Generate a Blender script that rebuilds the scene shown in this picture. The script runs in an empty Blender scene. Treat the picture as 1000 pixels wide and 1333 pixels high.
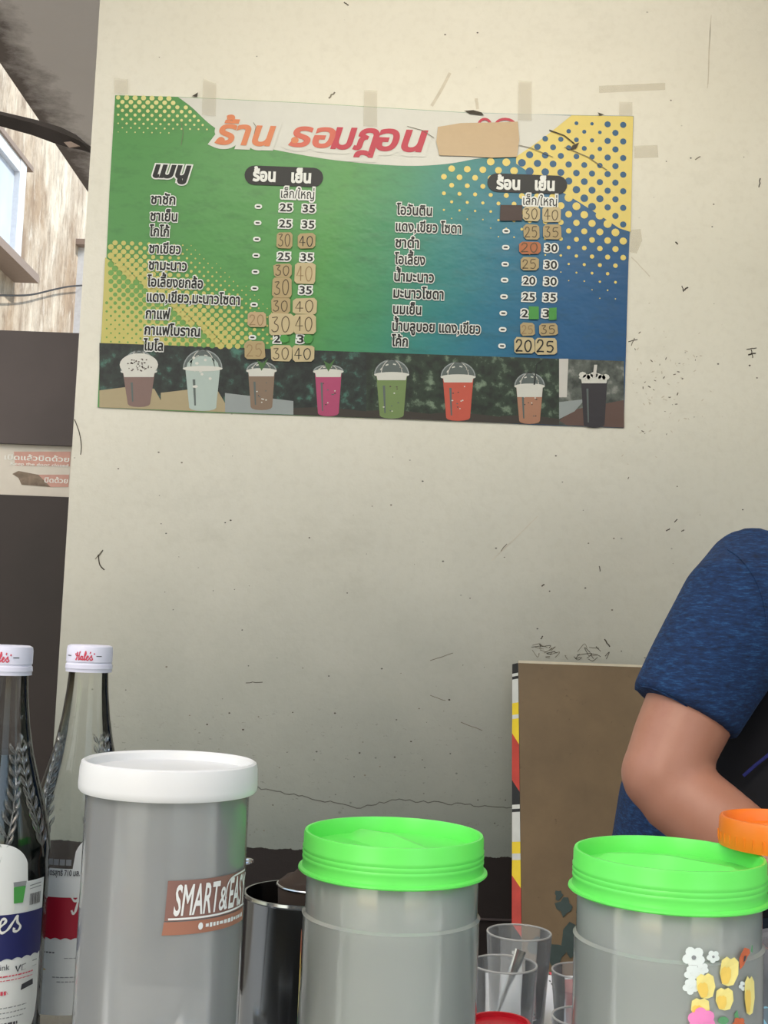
import bpy, bmesh, math, random
import numpy as np
from mathutils import Vector, Matrix
random.seed(7)
SC = bpy.context.scene
COL = SC.collection
PI = math.pi

# ------------------------------------------------------------------ camera
F = 1550.0                      # focal length in pixels of the 1000x1333 frame
PITCH, ROLL, EYE = math.radians(5.2), math.radians(2.2), 1.2
cd = bpy.data.cameras.new('camera'); cam = bpy.data.objects.new('camera', cd); COL.objects.link(cam)
cd.sensor_fit = 'AUTO'; cd.sensor_width = 36.0; cd.lens = F / 1333 * 36.0; cd.clip_start = 0.02
CM = (Matrix.Rotation(PI / 2 + PITCH, 3, 'X') @ Matrix.Rotation(ROLL, 3, 'Z'))
cam.matrix_world = Matrix.Translation((0, 0, EYE)) @ CM.to_4x4()
SC.camera = cam

# ------------------------------------------------------------------ world, sun, lamps, exposure
W = bpy.data.worlds.new('sky'); SC.world = W; W.use_nodes = True
wn = W.node_tree
sky = wn.nodes.new('ShaderNodeTexSky')
sky.sky_type = 'NISHITA'; sky.sun_disc = False; sky.sun_elevation = math.radians(48); sky.sun_rotation = math.radians(200)
sky.air_density = 1.6; sky.dust_density = 3.0; sky.ozone_density = 1.0
wn.links.new(sky.outputs[0], wn.nodes['Background'].inputs[0])
wn.nodes['Background'].inputs[1].default_value = 0.305
sd = bpy.data.lights.new('sun', 'SUN'); sun = bpy.data.objects.new('sun', sd); COL.objects.link(sun)
sd.energy = 3.6; sd.angle = math.radians(2); sd.color = (1.0, 0.95, 0.86)
sun.rotation_euler = Vector((-0.74, 0.12, -0.66)).to_track_quat('-Z', 'Y').to_euler()
LAMP_W, LAMP_COL = 6.0, (1.0, 0.935, 0.82)
SC.view_settings.view_transform = 'Standard'
SC.view_settings.look = 'None'
SC.view_settings.gamma = 1.0
SC.view_settings.use_curve_mapping = False
SC.view_settings.exposure = 0.0
SC.cycles.transparent_max_bounces = 32
SC.cycles.max_bounces = 10
SC.cycles.sample_clamp_indirect = 6.0


# ------------------------------------------------------------------ picking points in the place
def ray(px, py):
    return CM @ Vector(((px - 500) / F, (666.5 - py) / F, -1))
def at(px, py, Y):
    d = ray(px, py); return d * (Y / d.y) + Vector((0, 0, EYE))
def atX(px, py, X):
    d = ray(px, py); return d * (X / d.x) + Vector((0, 0, EYE))
def on_cyl(px, py, cx, cy, r):
    d = ray(px, py); a = d.x ** 2 + d.y ** 2; b = -2 * (d.x * cx + d.y * cy); c = cx * cx + cy * cy - r * r
    disc = max(b * b - 4 * a * c, 0.0)
    t = (-b - math.sqrt(disc)) / (2 * a); p = d * t + Vector((0, 0, EYE))
    return math.atan2(p.x - cx, -(p.y - cy)) * r, p.z           # arc length from the side facing -Y, height


# ------------------------------------------------------------------ materials
def lin(r, g, b):
    f = lambda c: (c / 255 / 12.92) if c <= 10 else ((c / 255 + 0.055) / 1.055) ** 2.4
    return (f(r), f(g), f(b), 1.0)
class NT:
    def __init__(s, name):
        s.m = bpy.data.materials.new(name); s.m.use_nodes = True; s.t = s.m.node_tree
        s.bsdf = s.t.nodes['Principled BSDF']; s.out = s.t.nodes['Material Output']
    def n(s, kind, **kw):
        x = s.t.nodes.new(kind)
        for k, v in kw.items(): setattr(x, k, v)
        return x
    def l(s, a, b): s.t.links.new(a, b)
    def coord(s, scale=(1, 1, 1), rot=(0, 0, 0)):
        tc = s.n('ShaderNodeTexCoord'); mp = s.n('ShaderNodeMapping')
        mp.inputs['Scale'].default_value = scale; mp.inputs['Rotation'].default_value = rot
        s.l(tc.outputs['Object'], mp.inputs[0]); return mp.outputs[0]
    def noise(s, scale, detail=4, rough=.55, vec=None):
        x = s.n('ShaderNodeTexNoise'); x.inputs['Scale'].default_value = scale
        x.inputs['Detail'].default_value = detail; x.inputs['Roughness'].default_value = rough
        s.l(vec if vec is not None else s.coord(), x.inputs[0]); return x.outputs[0]
    def ramp(s, fac, stops):
        r = s.n('ShaderNodeValToRGB'); e = r.color_ramp.elements
        while len(e) < len(stops): e.new(0.5)
        for x, (p, c) in zip(e, stops): x.position = p; x.color = c
        s.l(fac, r.inputs[0]); return r.outputs[0]
    def mix(s, fac, a, b, mode='MIX'):
        x = s.n('ShaderNodeMix', data_type='RGBA', blend_type=mode)
        for i, v in ((0, fac), (6, a), (7, b)):
            if hasattr(v, 'links'): s.l(v, x.inputs[i])
            else: x.inputs[i].default_value = v
        return x.outputs[2]
    def math(s, op, a, b=0.0, clamp=False):
        x = s.n('ShaderNodeMath', operation=op, use_clamp=clamp)
        for i, v in ((0, a), (1, b)):
            if hasattr(v, 'links'): s.l(v, x.inputs[i])
            else: x.inputs[i].default_value = v
        return x.outputs[0]
    def bump(s, h, strength, dist=.002):
        b = s.n('ShaderNodeBump'); b.inputs['Strength'].default_value = strength; b.inputs['Distance'].default_value = dist
        s.l(h, b.inputs['Height']); s.l(b.outputs[0], s.bsdf.inputs['Normal'])
    def set(s, **kw):
        for k, v in kw.items():
            i = s.bsdf.inputs[k.replace('_', ' ')]
            if hasattr(v, 'links'): s.l(v, i)
            else: i.default_value = v
        return s
BLACK, WHITE = (0, 0, 0, 1), (1, 1, 1, 1)
def flat(name, c, rough=.6, var=.06, scale=40, metal=0.0, **kw):
    s = NT(name)
    n = s.noise(scale)
    c = tuple(c)
    lo = tuple(max(0, x * (1 - var)) for x in c[:3]) + (1,); hi = tuple(min(1, x * (1 + var)) for x in c[:3]) + (1,)
    s.set(Base_Color=s.ramp(n, [(.3, lo), (.7, hi)]), Roughness=rough, Metallic=metal, **kw)
    return s.m

def m_wall():
    s = NT('painted_plaster')
    co = s.coord(); sep = s.n('ShaderNodeSeparateXYZ'); s.l(co, sep.inputs[0]); z = sep.outputs[2]
    cloud = s.noise(2.2, 6, .6); fine = s.noise(60, 3)
    base = s.mix(s.ramp(cloud, [(.35, BLACK), (.7, WHITE)]), lin(222, 219, 205), lin(229, 226, 213))
    base = s.mix(s.ramp(fine, [(.34, (.14,) * 3 + (1,)), (.52, BLACK)]), base, lin(200, 194, 178))
    # dark fly specks and pits
    vec = s.coord((1, 1, 1.3)); v = s.n('ShaderNodeTexVoronoi'); v.inputs['Scale'].default_value = 26; s.l(vec, v.inputs[0])
    spk = s.ramp(v.outputs['Distance'], [(.035, WHITE), (.07, BLACK)])
    pick = s.ramp(s.noise(9, 2), [(.54, BLACK), (.60, WHITE)])
    base = s.mix(s.math('MULTIPLY', spk, pick), base, lin(90, 84, 72))
    # grey smears
    sm = s.ramp(s.noise(1, 8, .7, s.coord((5, 5, 9), (0, .5, 0))), [(.56, BLACK), (.74, (.2,) * 3 + (1,))])
    base = s.mix(sm, base, lin(172, 168, 152))
    # lower wall's shade and grey dirt painted in, then the dark painted band
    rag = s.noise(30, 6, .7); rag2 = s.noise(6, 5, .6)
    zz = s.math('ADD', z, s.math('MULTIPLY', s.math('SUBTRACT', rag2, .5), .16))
    shade_dirt = s.ramp(s.math('MULTIPLY', s.math('SUBTRACT', zz, .055), .5), [(0.36, WHITE), (.475, (.72,) * 3 + (1,)), (.62, (.30,) * 3 + (1,)), (0.80, BLACK)])
    base = s.mix(s.math('MULTIPLY', shade_dirt, .92), base, lin(112, 121, 115))
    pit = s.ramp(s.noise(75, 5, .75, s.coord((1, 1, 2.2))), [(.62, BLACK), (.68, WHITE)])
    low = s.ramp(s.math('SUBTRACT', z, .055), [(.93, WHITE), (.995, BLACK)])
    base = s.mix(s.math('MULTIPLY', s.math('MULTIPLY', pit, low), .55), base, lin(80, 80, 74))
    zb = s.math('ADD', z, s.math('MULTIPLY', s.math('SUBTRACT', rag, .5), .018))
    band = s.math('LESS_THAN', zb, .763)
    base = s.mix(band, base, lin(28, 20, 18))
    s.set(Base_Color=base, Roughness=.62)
    s.bump(s.noise(22, 8, .65), .35, .004)
    return s.m

def m_thin(name, tint, edge, edge_amt=.5, blend=.35, gloss_rough=.03, base=.06):
    """clear sheet: lets light through, reflects by Fresnel, and its edges gather the tint"""
    s = NT(name); t = s.t
    tr = s.n('ShaderNodeBsdfTransparent'); tr.inputs[0].default_value = tint
    gl = s.n('ShaderNodeBsdfGlossy'); gl.inputs['Roughness'].default_value = gloss_rough; gl.inputs[0].default_value = (.9, .9, .9, 1)
    df = s.n('ShaderNodeBsdfDiffuse'); df.inputs[0].default_value = edge
    lw = s.n('ShaderNodeLayerWeight'); lw.inputs[0].default_value = blend
    m1 = s.n('ShaderNodeMixShader'); m2 = s.n('ShaderNodeMixShader')
    f1 = s.math('ADD', s.math('MULTIPLY', s.math('POWER', lw.outputs[1], 2.2), edge_amt), base, True)
    s.l(f1, m1.inputs[0]); s.l(tr.outputs[0], m1.inputs[1]); s.l(df.outputs[0], m1.inputs[2])
    fr = s.n('ShaderNodeFresnel'); fr.inputs[0].default_value = 1.45
    s.l(fr.outputs[0], m2.inputs[0]); s.l(m1.outputs[0], m2.inputs[1]); s.l(gl.outputs[0], m2.inputs[2])
    s.l(m2.outputs[0], s.out.inputs[0])
    return s.m

def m_tape(name, col, a):
    s = NT(name); tr = s.n('ShaderNodeBsdfTransparent'); df = s.n('ShaderNodeBsdfDiffuse'); df.inputs[0].default_value = col
    mx = s.n('ShaderNodeMixShader'); mx.inputs[0].default_value = a
    s.l(tr.outputs[0], mx.inputs[1]); s.l(df.outputs[0], mx.inputs[2]); s.l(mx.outputs[0], s.out.inputs[0]); return s.m
def m_milky(name, col, opac, rough=.22, tint=(.86, .88, .87, 1), ior=1.5):
    s = NT(name)
    tr = s.n('ShaderNodeBsdfTransparent'); tr.inputs[0].default_value = tint
    df = s.n('ShaderNodeBsdfDiffuse'); tl = s.n('ShaderNodeBsdfTranslucent')
    n = s.noise(9, 3)
    c = s.mix(n, tuple(x * .92 for x in col[:3]) + (1,), col)
    s.l(c, df.inputs[0]); s.l(c, tl.inputs[0])
    a = s.n('ShaderNodeMixShader'); a.inputs[0].default_value = .45; s.l(df.outputs[0], a.inputs[1]); s.l(tl.outputs[0], a.inputs[2])
    b = s.n('ShaderNodeMixShader'); s.l(s.math('ADD', s.math('MULTIPLY', s.noise(4, 3, .6, s.coord((1, 1, .25))), .16), opac - .08), b.inputs[0])
    s.l(tr.outputs[0], b.inputs[1]); s.l(a.outputs[0], b.inputs[2])
    gl = s.n('ShaderNodeBsdfGlossy'); gl.inputs['Roughness'].default_value = rough
    fr = s.n('ShaderNodeFresnel'); fr.inputs[0].default_value = ior
    e = s.n('ShaderNodeMixShader'); s.l(fr.outputs[0], e.inputs[0]); s.l(b.outputs[0], e.inputs[1]); s.l(gl.outputs[0], e.inputs[2])
    s.l(e.outputs[0], s.out.inputs[0])
    return s.m

M = {}
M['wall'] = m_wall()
def m_concrete(name, a, b, sc=3):
    s = NT(name); s.set(Base_Color=s.mix(s.noise(sc, 8, .65), a, b), Roughness=.8); s.bump(s.noise(sc * 8, 6), .25, .004); return s.m
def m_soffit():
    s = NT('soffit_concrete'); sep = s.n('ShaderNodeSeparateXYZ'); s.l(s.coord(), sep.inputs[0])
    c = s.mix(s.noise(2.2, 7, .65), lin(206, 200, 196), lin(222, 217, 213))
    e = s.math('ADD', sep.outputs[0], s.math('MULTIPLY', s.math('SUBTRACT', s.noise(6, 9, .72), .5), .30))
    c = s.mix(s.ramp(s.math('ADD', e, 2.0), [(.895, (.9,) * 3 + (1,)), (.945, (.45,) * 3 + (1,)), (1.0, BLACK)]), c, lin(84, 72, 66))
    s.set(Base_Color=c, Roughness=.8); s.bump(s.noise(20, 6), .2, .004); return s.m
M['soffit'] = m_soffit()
M['ground'] = m_concrete('street_concrete', lin(140, 136, 128), lin(175, 170, 160), 1.2)
M['floor'] = m_concrete('floor_cement', lin(96, 92, 86), lin(120, 116, 110), 2)
def m_facade():
    s = NT('weathered_render')
    wob = s.n('ShaderNodeTexNoise'); wob.inputs['Scale'].default_value = 2.5; s.l(s.coord(), wob.inputs[0])
    va = s.n('ShaderNodeVectorMath', operation='SCALE'); va.inputs['Scale'].default_value = .5; s.l(wob.outputs[1], va.inputs[0])
    vb_ = s.n('ShaderNodeVectorMath', operation='ADD'); s.l(s.coord((5, 5, 1.3)), vb_.inputs[0]); s.l(va.outputs[0], vb_.inputs[1])
    vc_ = s.n('ShaderNodeVectorMath', operation='ADD'); s.l(s.coord((14, 14, 4.5)), vc_.inputs[0]); s.l(va.outputs[0], vc_.inputs[1])
    st = s.noise(1, 9, .7, vb_.outputs[0]); st2 = s.noise(1, 9, .78, vc_.outputs[0]); bl = s.noise(1.3, 8, .68)
    c = s.mix(s.ramp(bl, [(.38, BLACK), (.62, WHITE)]), lin(178, 156, 132), lin(232, 222, 204))
    c = s.mix(s.ramp(st, [(.44, BLACK), (.66, (.75,) * 3 + (1,))]), c, lin(128, 106, 88))
    c = s.mix(s.ramp(st2, [(.50, BLACK), (.70, (.75,) * 3 + (1,))]), c, lin(110, 92, 78))
    c = s.mix(s.ramp(s.noise(3, 8, .75, vb_.outputs[0]), [(.55, BLACK), (.66, (.5,) * 3 + (1,))]), c, lin(244, 238, 226))
    s.set(Base_Color=c, Roughness=.85); s.bump(s.noise(14, 6), .4, .01); return s.m
M['facade'] = m_facade()
M['soot'] = m_concrete('sooty_edge', lin(70, 62, 58), lin(120, 110, 104), 12)
M['window_white'] = flat('white_window_paint', lin(225, 228, 232), .5)
M['window_frame'] = flat('brown_window_frame', lin(150, 132, 120), .6)
M['pane'] = flat('curtained_pane', lin(205, 216, 232), .12, .08, 3)
M['dark_steel'] = flat('dark_painted_steel', lin(62, 56, 54), .5, .2, 12)
M['panel_up'] = flat('grey_brown_panel', lin(70, 62, 62), .55, .14, 5)
M['panel_low'] = flat('dark_maroon_panel', lin(34, 25, 25), .5, .28, 6)
M['vinyl_white'] = flat('white_vinyl', lin(205, 200, 190), .45, .08, 15)
M['vinyl_pink'] = flat('faded_red_print', lin(196, 150, 138), .5, .1, 30)
M['vinyl_dirt'] = flat('brown_grime', lin(126, 112, 98), .8, .35, 60)
M['cable'] = flat('black_cable', lin(45, 40, 38), .6)
M['white_ink'] = flat('white_ink', lin(226, 228, 224), .5, .03)
M['black_ink'] = flat('black_ink', lin(22, 24, 24), .5, .05)
M['grey_mark'] = flat('grey_scuff', lin(120, 114, 100), .8, .2, 80)
M['dark_mark'] = flat('dark_scuff', lin(72, 66, 56), .8, .2, 80)
M['faint_mark'] = flat('faint_smudge', lin(204, 197, 180), .8, .1, 60)
M['crack'] = flat('dark_crack', lin(92, 92, 86), .9, .2, 60)

def m_poster():
    s = NT('printed_vinyl_gradient')
    co = s.coord(); sep = s.n('ShaderNodeSeparateXYZ'); s.l(co, sep.inputs[0]); x = sep.outputs[0]
    zz = s.math('MULTIPLY', sep.outputs[2], -.22)
    u = s.math('ADD', s.math('DIVIDE', s.math('ADD', s.math('ADD', x, zz), .56), 1.03), s.math('MULTIPLY', s.math('SUBTRACT', s.noise(5, 3), .5), .08))
    c = s.ramp(u, [(.0, lin(80, 142, 76)), (.38, lin(78, 146, 74)), (.50, lin(62, 138, 98)), (.60, lin(44, 128, 122)), (.72, lin(28, 110, 138)), (.84, lin(16, 86, 134)), (1.0, lin(10, 74, 124))])
    c = s.mix(s.ramp(s.noise(16, 5, .7, s.coord((1, 1, 2.5), (0, .6, 0))), [(.50, BLACK), (.78, (.34,) * 3 + (1,))]), c, lin(40, 66, 50))
    s.set(Base_Color=c, Roughness=.42)
    s.bump(s.noise(7, 4, .6, s.coord((1, 1, 1.6), (0, .7, 0))), .5, .006); return s.m
M['poster'] = m_poster()
def m_print(name, c, rough=.45):
    s = NT(name); s.set(Base_Color=s.mix(s.noise(30, 5, .7), c, tuple(x * .88 for x in c[:3]) + (1,)), Roughness=rough)
    s.bump(s.noise(7, 4, .6, s.coord((1, 1, 1.6), (0, .7, 0))), .4, .005); return s.m
M['swoosh'] = m_print('printed_pale_grey', lin(214, 214, 206))
M['yellow'] = m_print('printed_yellow', lin(226, 205, 112))
M['yellow_left'] = m_print('printed_olive_yellow', lin(198, 190, 108))
M['yellow_dot'] = m_print('printed_pale_yellow', lin(222, 216, 146))
M['green_dot'] = m_print('printed_green', lin(110, 160, 80))
M['blue_dot'] = m_print('printed_blue', lin(22, 84, 126))
M['orange_letter'] = m_print('printed_orange', lin(216, 128, 82))
M['coral_letter'] = m_print('printed_coral', lin(208, 100, 78))
M['red_letter'] = m_print('printed_red', lin(188, 42, 66))
M['brown_tape'] = m_print('brown_packing_tape', lin(192, 166, 128), .4)
M['tan_tape'] = m_print('tan_paper_tape', lin(178, 158, 116), .6)
M['buff_tape'] = m_print('buff_paper_tape', lin(198, 182, 142), .6)
M['rust_tape'] = m_print('rust_brown_tape', lin(176, 104, 62), .5)
M['choc_tape'] = m_print('dark_brown_tape', lin(62, 42, 36), .5)
M['green_tape'] = m_print('green_tape', lin(70, 150, 66), .5)
M['ball_ink'] = flat('pen_ink', lin(92, 78, 56), .6)
M['faint_ink'] = flat('faded_pen_ink', lin(148, 124, 88), .6)
M['clear_tape'] = m_tape('clear_tape', lin(214, 206, 188), .16)
def m_leafbg(name, a, b, c, sc=42):
    s = NT(name); n = s.noise(sc, 4, .6)
    s.set(Base_Color=s.ramp(n, [(.38, a), (.56, b), (.70, c)]), Roughness=.45); return s.m
M['leaves'] = m_leafbg('printed_dark_leaves', lin(26, 32, 32), lin(40, 52, 48), lin(70, 118, 104))
M['leaves_g'] = m_leafbg('printed_green_leaves', lin(28, 36, 30), lin(44, 60, 46), lin(120, 140, 118))
M['bokeh'] = m_leafbg('printed_grey_garden', lin(50, 56, 52), lin(92, 98, 92), lin(150, 152, 146), 30)
for k, c in dict(cocoa=(128, 104, 98), ice=(176, 192, 186), tea=(134, 114, 96), pink=(176, 72, 112), green=(116, 140, 86), red=(198, 88, 70), latte=(172, 124, 98), cola=(48, 44, 50),
                 foam=(214, 214, 206), dome=(92, 102, 100), wood=(172, 158, 124), slab=(150, 158, 158), soil=(58, 52, 46), brick=(98, 74, 66), straw=(30, 36, 36), light=(206, 204, 198), choc=(84, 70, 66), leaf=(70, 110, 60)).items():
    M['p_' + k] = m_print('printed_' + {'p': ''}.get(k, k) + '_tone', lin(*c))

# ------------------------------------------------------------------ mesh helpers
class MB:
    def __init__(s): s.v, s.f, s.mi, s.mats = [], [], [], []
    def mid(s, m):
        if m not in s.mats: s.mats.append(m)
        return s.mats.index(m)
    def add(s, vs, fs, m):
        b = len(s.v); i = s.mid(m)
        s.v += [tuple(v) for v in vs]; s.f += [tuple(b + k for k in f) for f in fs]; s.mi += [i] * len(fs); return s
    def box(s, lo, hi, m):
        x0, y0, z0 = lo; x1, y1, z1 = hi
        return s.add([(x0, y0, z0), (x1, y0, z0), (x1, y1, z0), (x0, y1, z0), (x0, y0, z1), (x1, y0, z1), (x1, y1, z1), (x0, y1, z1)],
                     [(0, 3, 2, 1), (4, 5, 6, 7), (0, 1, 5, 4), (1, 2, 6, 5), (2, 3, 7, 6), (3, 0, 4, 7)], m)
    def poly(s, pts, m): return s.add(pts, [tuple(range(len(pts)))], m)
    def slab(s, pts, off, m):
        """polygon extruded by the vector off"""
        n = len(pts); off = Vector(off); a = [Vector(p) for p in pts]; b = [p + off for p in a]
        return s.add(a + b, [tuple(range(n)), tuple(range(2 * n - 1, n - 1, -1))] + [(i, i + n, (i + 1) % n + n, (i + 1) % n) for i in range(n)], m)
    def lathe(s, prof, c, m, seg=48, a0=0.0, a1=2 * PI, sx=1.0):
        """profile of (r, z) turned about the vertical axis through c"""
        full = abs(a1 - a0 - 2 * PI) < 1e-6; k = seg if full else seg + 1
        vs, fs = [], []
        for r, z in prof:
            for i in range(k):
                a = a0 + (a1 - a0) * i / seg
                vs.append((c[0] + r * math.sin(a) * sx, c[1] - r * math.cos(a), c[2] + z))
        for j in range(len(prof) - 1):
            for i in range(seg):
                i2 = (i + 1) % k
                fs.append((j * k + i, j * k + i2, (j + 1) * k + i2, (j + 1) * k + i))
        return s.add(vs, fs, m)
    def tube(s, pts, rad, m, seg=10, flatx=None, caps=True, up=(0, 0, 1)):
        """round or oval tube through pts; rad: one radius, or a list of radii / (ra, rb) pairs"""
        P = [Vector(p) for p in pts]; n = len(P)
        R = rad if isinstance(rad, list) else [rad] * n
        vs, fs = [], []; u = Vector(up)
        for i in range(n):
            t = (P[min(i + 1, n - 1)] - P[max(i - 1, 0)]).normalized()
            a = u - t * u.dot(t)
            if a.length < 1e-4: a = Vector((1, 0, 0)) - t * t.x
            a.normalize(); b = t.cross(a)
            ra, rb = R[i] if isinstance(R[i], tuple) else (R[i], R[i])
            for k in range(seg):
                q = 2 * PI * k / seg
                vs.append(P[i] + a * (ra * math.cos(q)) + b * (rb * math.sin(q)))
        for i in range(n - 1):
            for k in range(seg):
                fs.append((i * seg + k, i * seg + (k + 1) % seg, (i + 1) * seg + (k + 1) % seg, (i + 1) * seg + k))
        if caps: fs += [tuple(range(seg - 1, -1, -1)), tuple((n - 1) * seg + k for k in range(seg))]
        return s.add(vs, fs, m)
    def ball(s, c, r, m, seg=20, rings=12):
        r = r if isinstance(r, tuple) else (r, r, r)
        vs, fs = [], []
        for j in range(rings + 1):
            p = PI * j / rings
            for i in range(seg):
                a = 2 * PI * i / seg
                vs.append((c[0] + r[0] * math.sin(p) * math.cos(a), c[1] + r[1] * math.sin(p) * math.sin(a), c[2] + r[2] * math.cos(p)))
        for j in range(rings):
            for i in range(seg):
                fs.append((j * seg + i, (j + 1) * seg + i, (j + 1) * seg + (i + 1) % seg, j * seg + (i + 1) % seg))
        return s.add(vs, fs, m)
    def map(s, fn): s.v = [tuple(fn(*v)) for v in s.v]; return s
    def build(s, name, parent=None, smooth=False, angle=None, weld=True):
        me = bpy.data.meshes.new(name)
        o0 = Vector((0, 0, 0))
        p = parent
        while p is not None: o0 += p.location; p = p.parent
        me.from_pydata([tuple(Vector(v) - o0) for v in s.v], [], s.f)
        for m in s.mats: me.materials.append(m)
        me.polygons.foreach_set('material_index', s.mi)
        bm = bmesh.new(); bm.from_mesh(me)
        if weld: bmesh.ops.remove_doubles(bm, verts=bm.verts, dist=1e-6)
        bmesh.ops.dissolve_degenerate(bm, dist=1e-7, edges=bm.edges)
        if smooth: bmesh.ops.recalc_face_normals(bm, faces=bm.faces)
        bm.to_mesh(me); bm.free()
        if smooth:
            me.polygons.foreach_set('use_smooth', [True] * len(me.polygons))
            me.set_sharp_from_angle(angle=math.radians(angle or 40))
        o = bpy.data.objects.new(name, me); COL.objects.link(o)
        if parent is not None: o.parent = parent
        return o
def tag(o, label, cat, group=None):
    o['label'] = label; o['category'] = cat
    if group: o['group'] = group
    return o
def thing(name, label, cat, loc, group=None):
    o = bpy.data.objects.new(name, None); COL.objects.link(o); o.location = loc; o.empty_display_size = .05
    return tag(o, label, cat, group)
def structure(o): o['kind'] = 'structure'; return o

# lettering -----------------------------------------------------------------
_tc = {}
def glyphs(body, tube=0.0, shear=0.0):
    """(verts2d, faces) of a line of text at size 1; tube > 0 thickens the strokes by that many em"""
    key = (body, tube, shear)
    if key in _tc: return _tc[key]
    V, Fc = [], []
    for bev in ([0.0, tube] if tube else [0.0]):
        cu = bpy.data.curves.new('letters', 'FONT'); cu.body = body; cu.size = 1.0; cu.shear = shear
        cu.resolution_u = 3; cu.fill_mode = 'FRONT'
        if bev: cu.bevel_depth = bev; cu.bevel_resolution = 1
        ob = bpy.data.objects.new('letters', cu); COL.objects.link(ob)
        dg = bpy.context.evaluated_depsgraph_get(); me = bpy.data.meshes.new_from_object(ob.evaluated_get(dg))
        b = len(V)
        V += [(v.co.x, v.co.y, v.co.z) for v in me.vertices]
        Fc += [tuple(b + i for i in p.vertices) for p in me.polygons]
        bpy.data.objects.remove(ob); bpy.data.curves.remove(cu); bpy.data.meshes.remove(me)
    _tc[key] = (V, Fc); return _tc[key]
def _ext(body):
    V, _ = glyphs(body); xs = [v[0] for v in V]; ys = [v[1] for v in V]; return min(xs), max(xs), min(ys), max(ys)
H_TH = _ext('น')[3]; H_NUM = _ext('5')[3]
def lettering(mb, body, x0, x1, h, m, place, layer, tube=0.0, shear=0.0, href=None):
    """put a line of text between x0 and x1 with letter height h (both in metres); place(x, y, layer) -> point"""
    full = body; tones = []
    for i, ch in enumerate(full):
        if ch in '่้' and (full[i - 1] in 'ีืิึ' or full[i + 1:i + 2] == 'ำ'): tones.append((full[:i], ch))
    for _, ch in tones: pass
    if tones:
        keep = ''.join(ch for i, ch in enumerate(full) if not (ch in '่้' and (full[i - 1] in 'ีืิึ' or full[i + 1:i + 2] == 'ำ'))); body = keep
    a, b, _, _ = _ext(body); sy = h / (href or H_TH); sx = (x1 - x0) / (b - a) if x1 is not None else sy
    jobs = [(glyphs(body, tube, shear), 0.0, 0.0)]
    for pre, ch in tones:
        pre = ''.join(c_ for c_ in pre if c_ not in '่้')
        jobs.append((glyphs(ch, tube, shear), _ext(pre + 'น')[1] - _ext('น')[1], .17))
    for (V, Fc), dx, dy in jobs:
        mb.add([place(x0 + (v[0] + dx - a) * sx, (v[1] + dy) * sy, layer + max(min(v[2], .5), -.5) * .0002) for v in V], Fc, m)
def ribbon(mb, pts, w, m, place, layer):
    """flat pen stroke through 2D points"""
    n = len(pts)
    if n < 2: return
    L, R = [], []
    for i in range(n):
        a = pts[max(i - 1, 0)]; b = pts[min(i + 1, n - 1)]
        dx, dy = b[0] - a[0], b[1] - a[1]; l = math.hypot(dx, dy) or 1
        ww = w[i] if isinstance(w, list) else w
        nx, ny = -dy / l * ww / 2, dx / l * ww / 2
        L.append(place(pts[i][0] + nx, pts[i][1] + ny, layer)); R.append(place(pts[i][0] - nx, pts[i][1] - ny, layer))
    mb.add(L + R, [(i, i + 1, n + i + 1, n + i) for i in range(n - 1)], m)
def spline(pts, n=6):
    """Catmull-Rom through pts"""
    P = [pts[0]] + list(pts) + [pts[-1]]; out = []
    for i in range(1, len(P) - 2):
        for k in range(n):
            t = k / n
            out.append(tuple(.5 * ((2 * b) + (-a + c) * t + (2 * a - 5 * b + 4 * c - d) * t * t + (-a + 3 * b - 3 * c + d) * t ** 3)
                             for a, b, c, d in zip(P[i - 1], P[i], P[i + 1], P[i + 2])))
    return out + [tuple(pts[-1])]
def ring2d(cx, cy, rx, ry=None, n=14, a0=0.0):
    ry = ry or rx; return [(cx + rx * math.cos(a0 + 2 * PI * i / n), cy + ry * math.sin(a0 + 2 * PI * i / n)) for i in range(n)]
PEN = {'0': [[(.5, 1), (.15, .8), (.08, .4), (.3, .02), (.65, .05), (.88, .45), (.8, .85), (.5, 1)]],
       '2': [[(.1, .75), (.3, 1), (.7, .95), (.75, .65), (.4, .3), (.08, .03), (.4, .06), (.92, .04)]],
       '3': [[(.15, .95), (.75, .97), (.4, .6), (.8, .42), (.75, .1), (.35, 0), (.08, .15)]],
       '4': [[(.6, 1), (.08, .35), (.95, .35)], [(.62, .98), (.58, 0)]],
       '5': [[(.9, .98), (.25, .96), (.18, .58), (.6, .62), (.88, .35), (.6, .02), (.1, .08)]]}

# ------------------------------------------------------------------ the setting
CH = 2.722
WY = 2.3                                               # front face of the menu wall
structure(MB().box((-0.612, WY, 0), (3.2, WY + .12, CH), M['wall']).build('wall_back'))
structure(MB().box((-1.0, -3.0, -.1), (3.2, 2.42, 0), M['floor']).build('floor'))
structure(MB().box((-40, -40, -.3), (40, 40, -.12), M['ground']).build('ground'))
slab_o = MB().box((-1.13, .25, CH), (3.2, 5.2, CH + .16), M['soffit'])
structure(slab_o.build('ceiling'))

# unseen houses added to block low sky light, and the shop's right-hand wall
structure(MB().box((-2.0, -7.0, -.12), (1.7, -5.0, 6.2), M['facade']).box((-16, -7.0, -.12), (-8.0, -5.0, 5.6), M['facade']).box((7.5, -7.0, -.12), (16, -5.0, 5.8), M['facade']).build('wall_street_blocker'))
structure(MB().box((2.3, .25, 0), (2.42, 2.3, CH), M['wall']).build('wall_right'))
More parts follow.
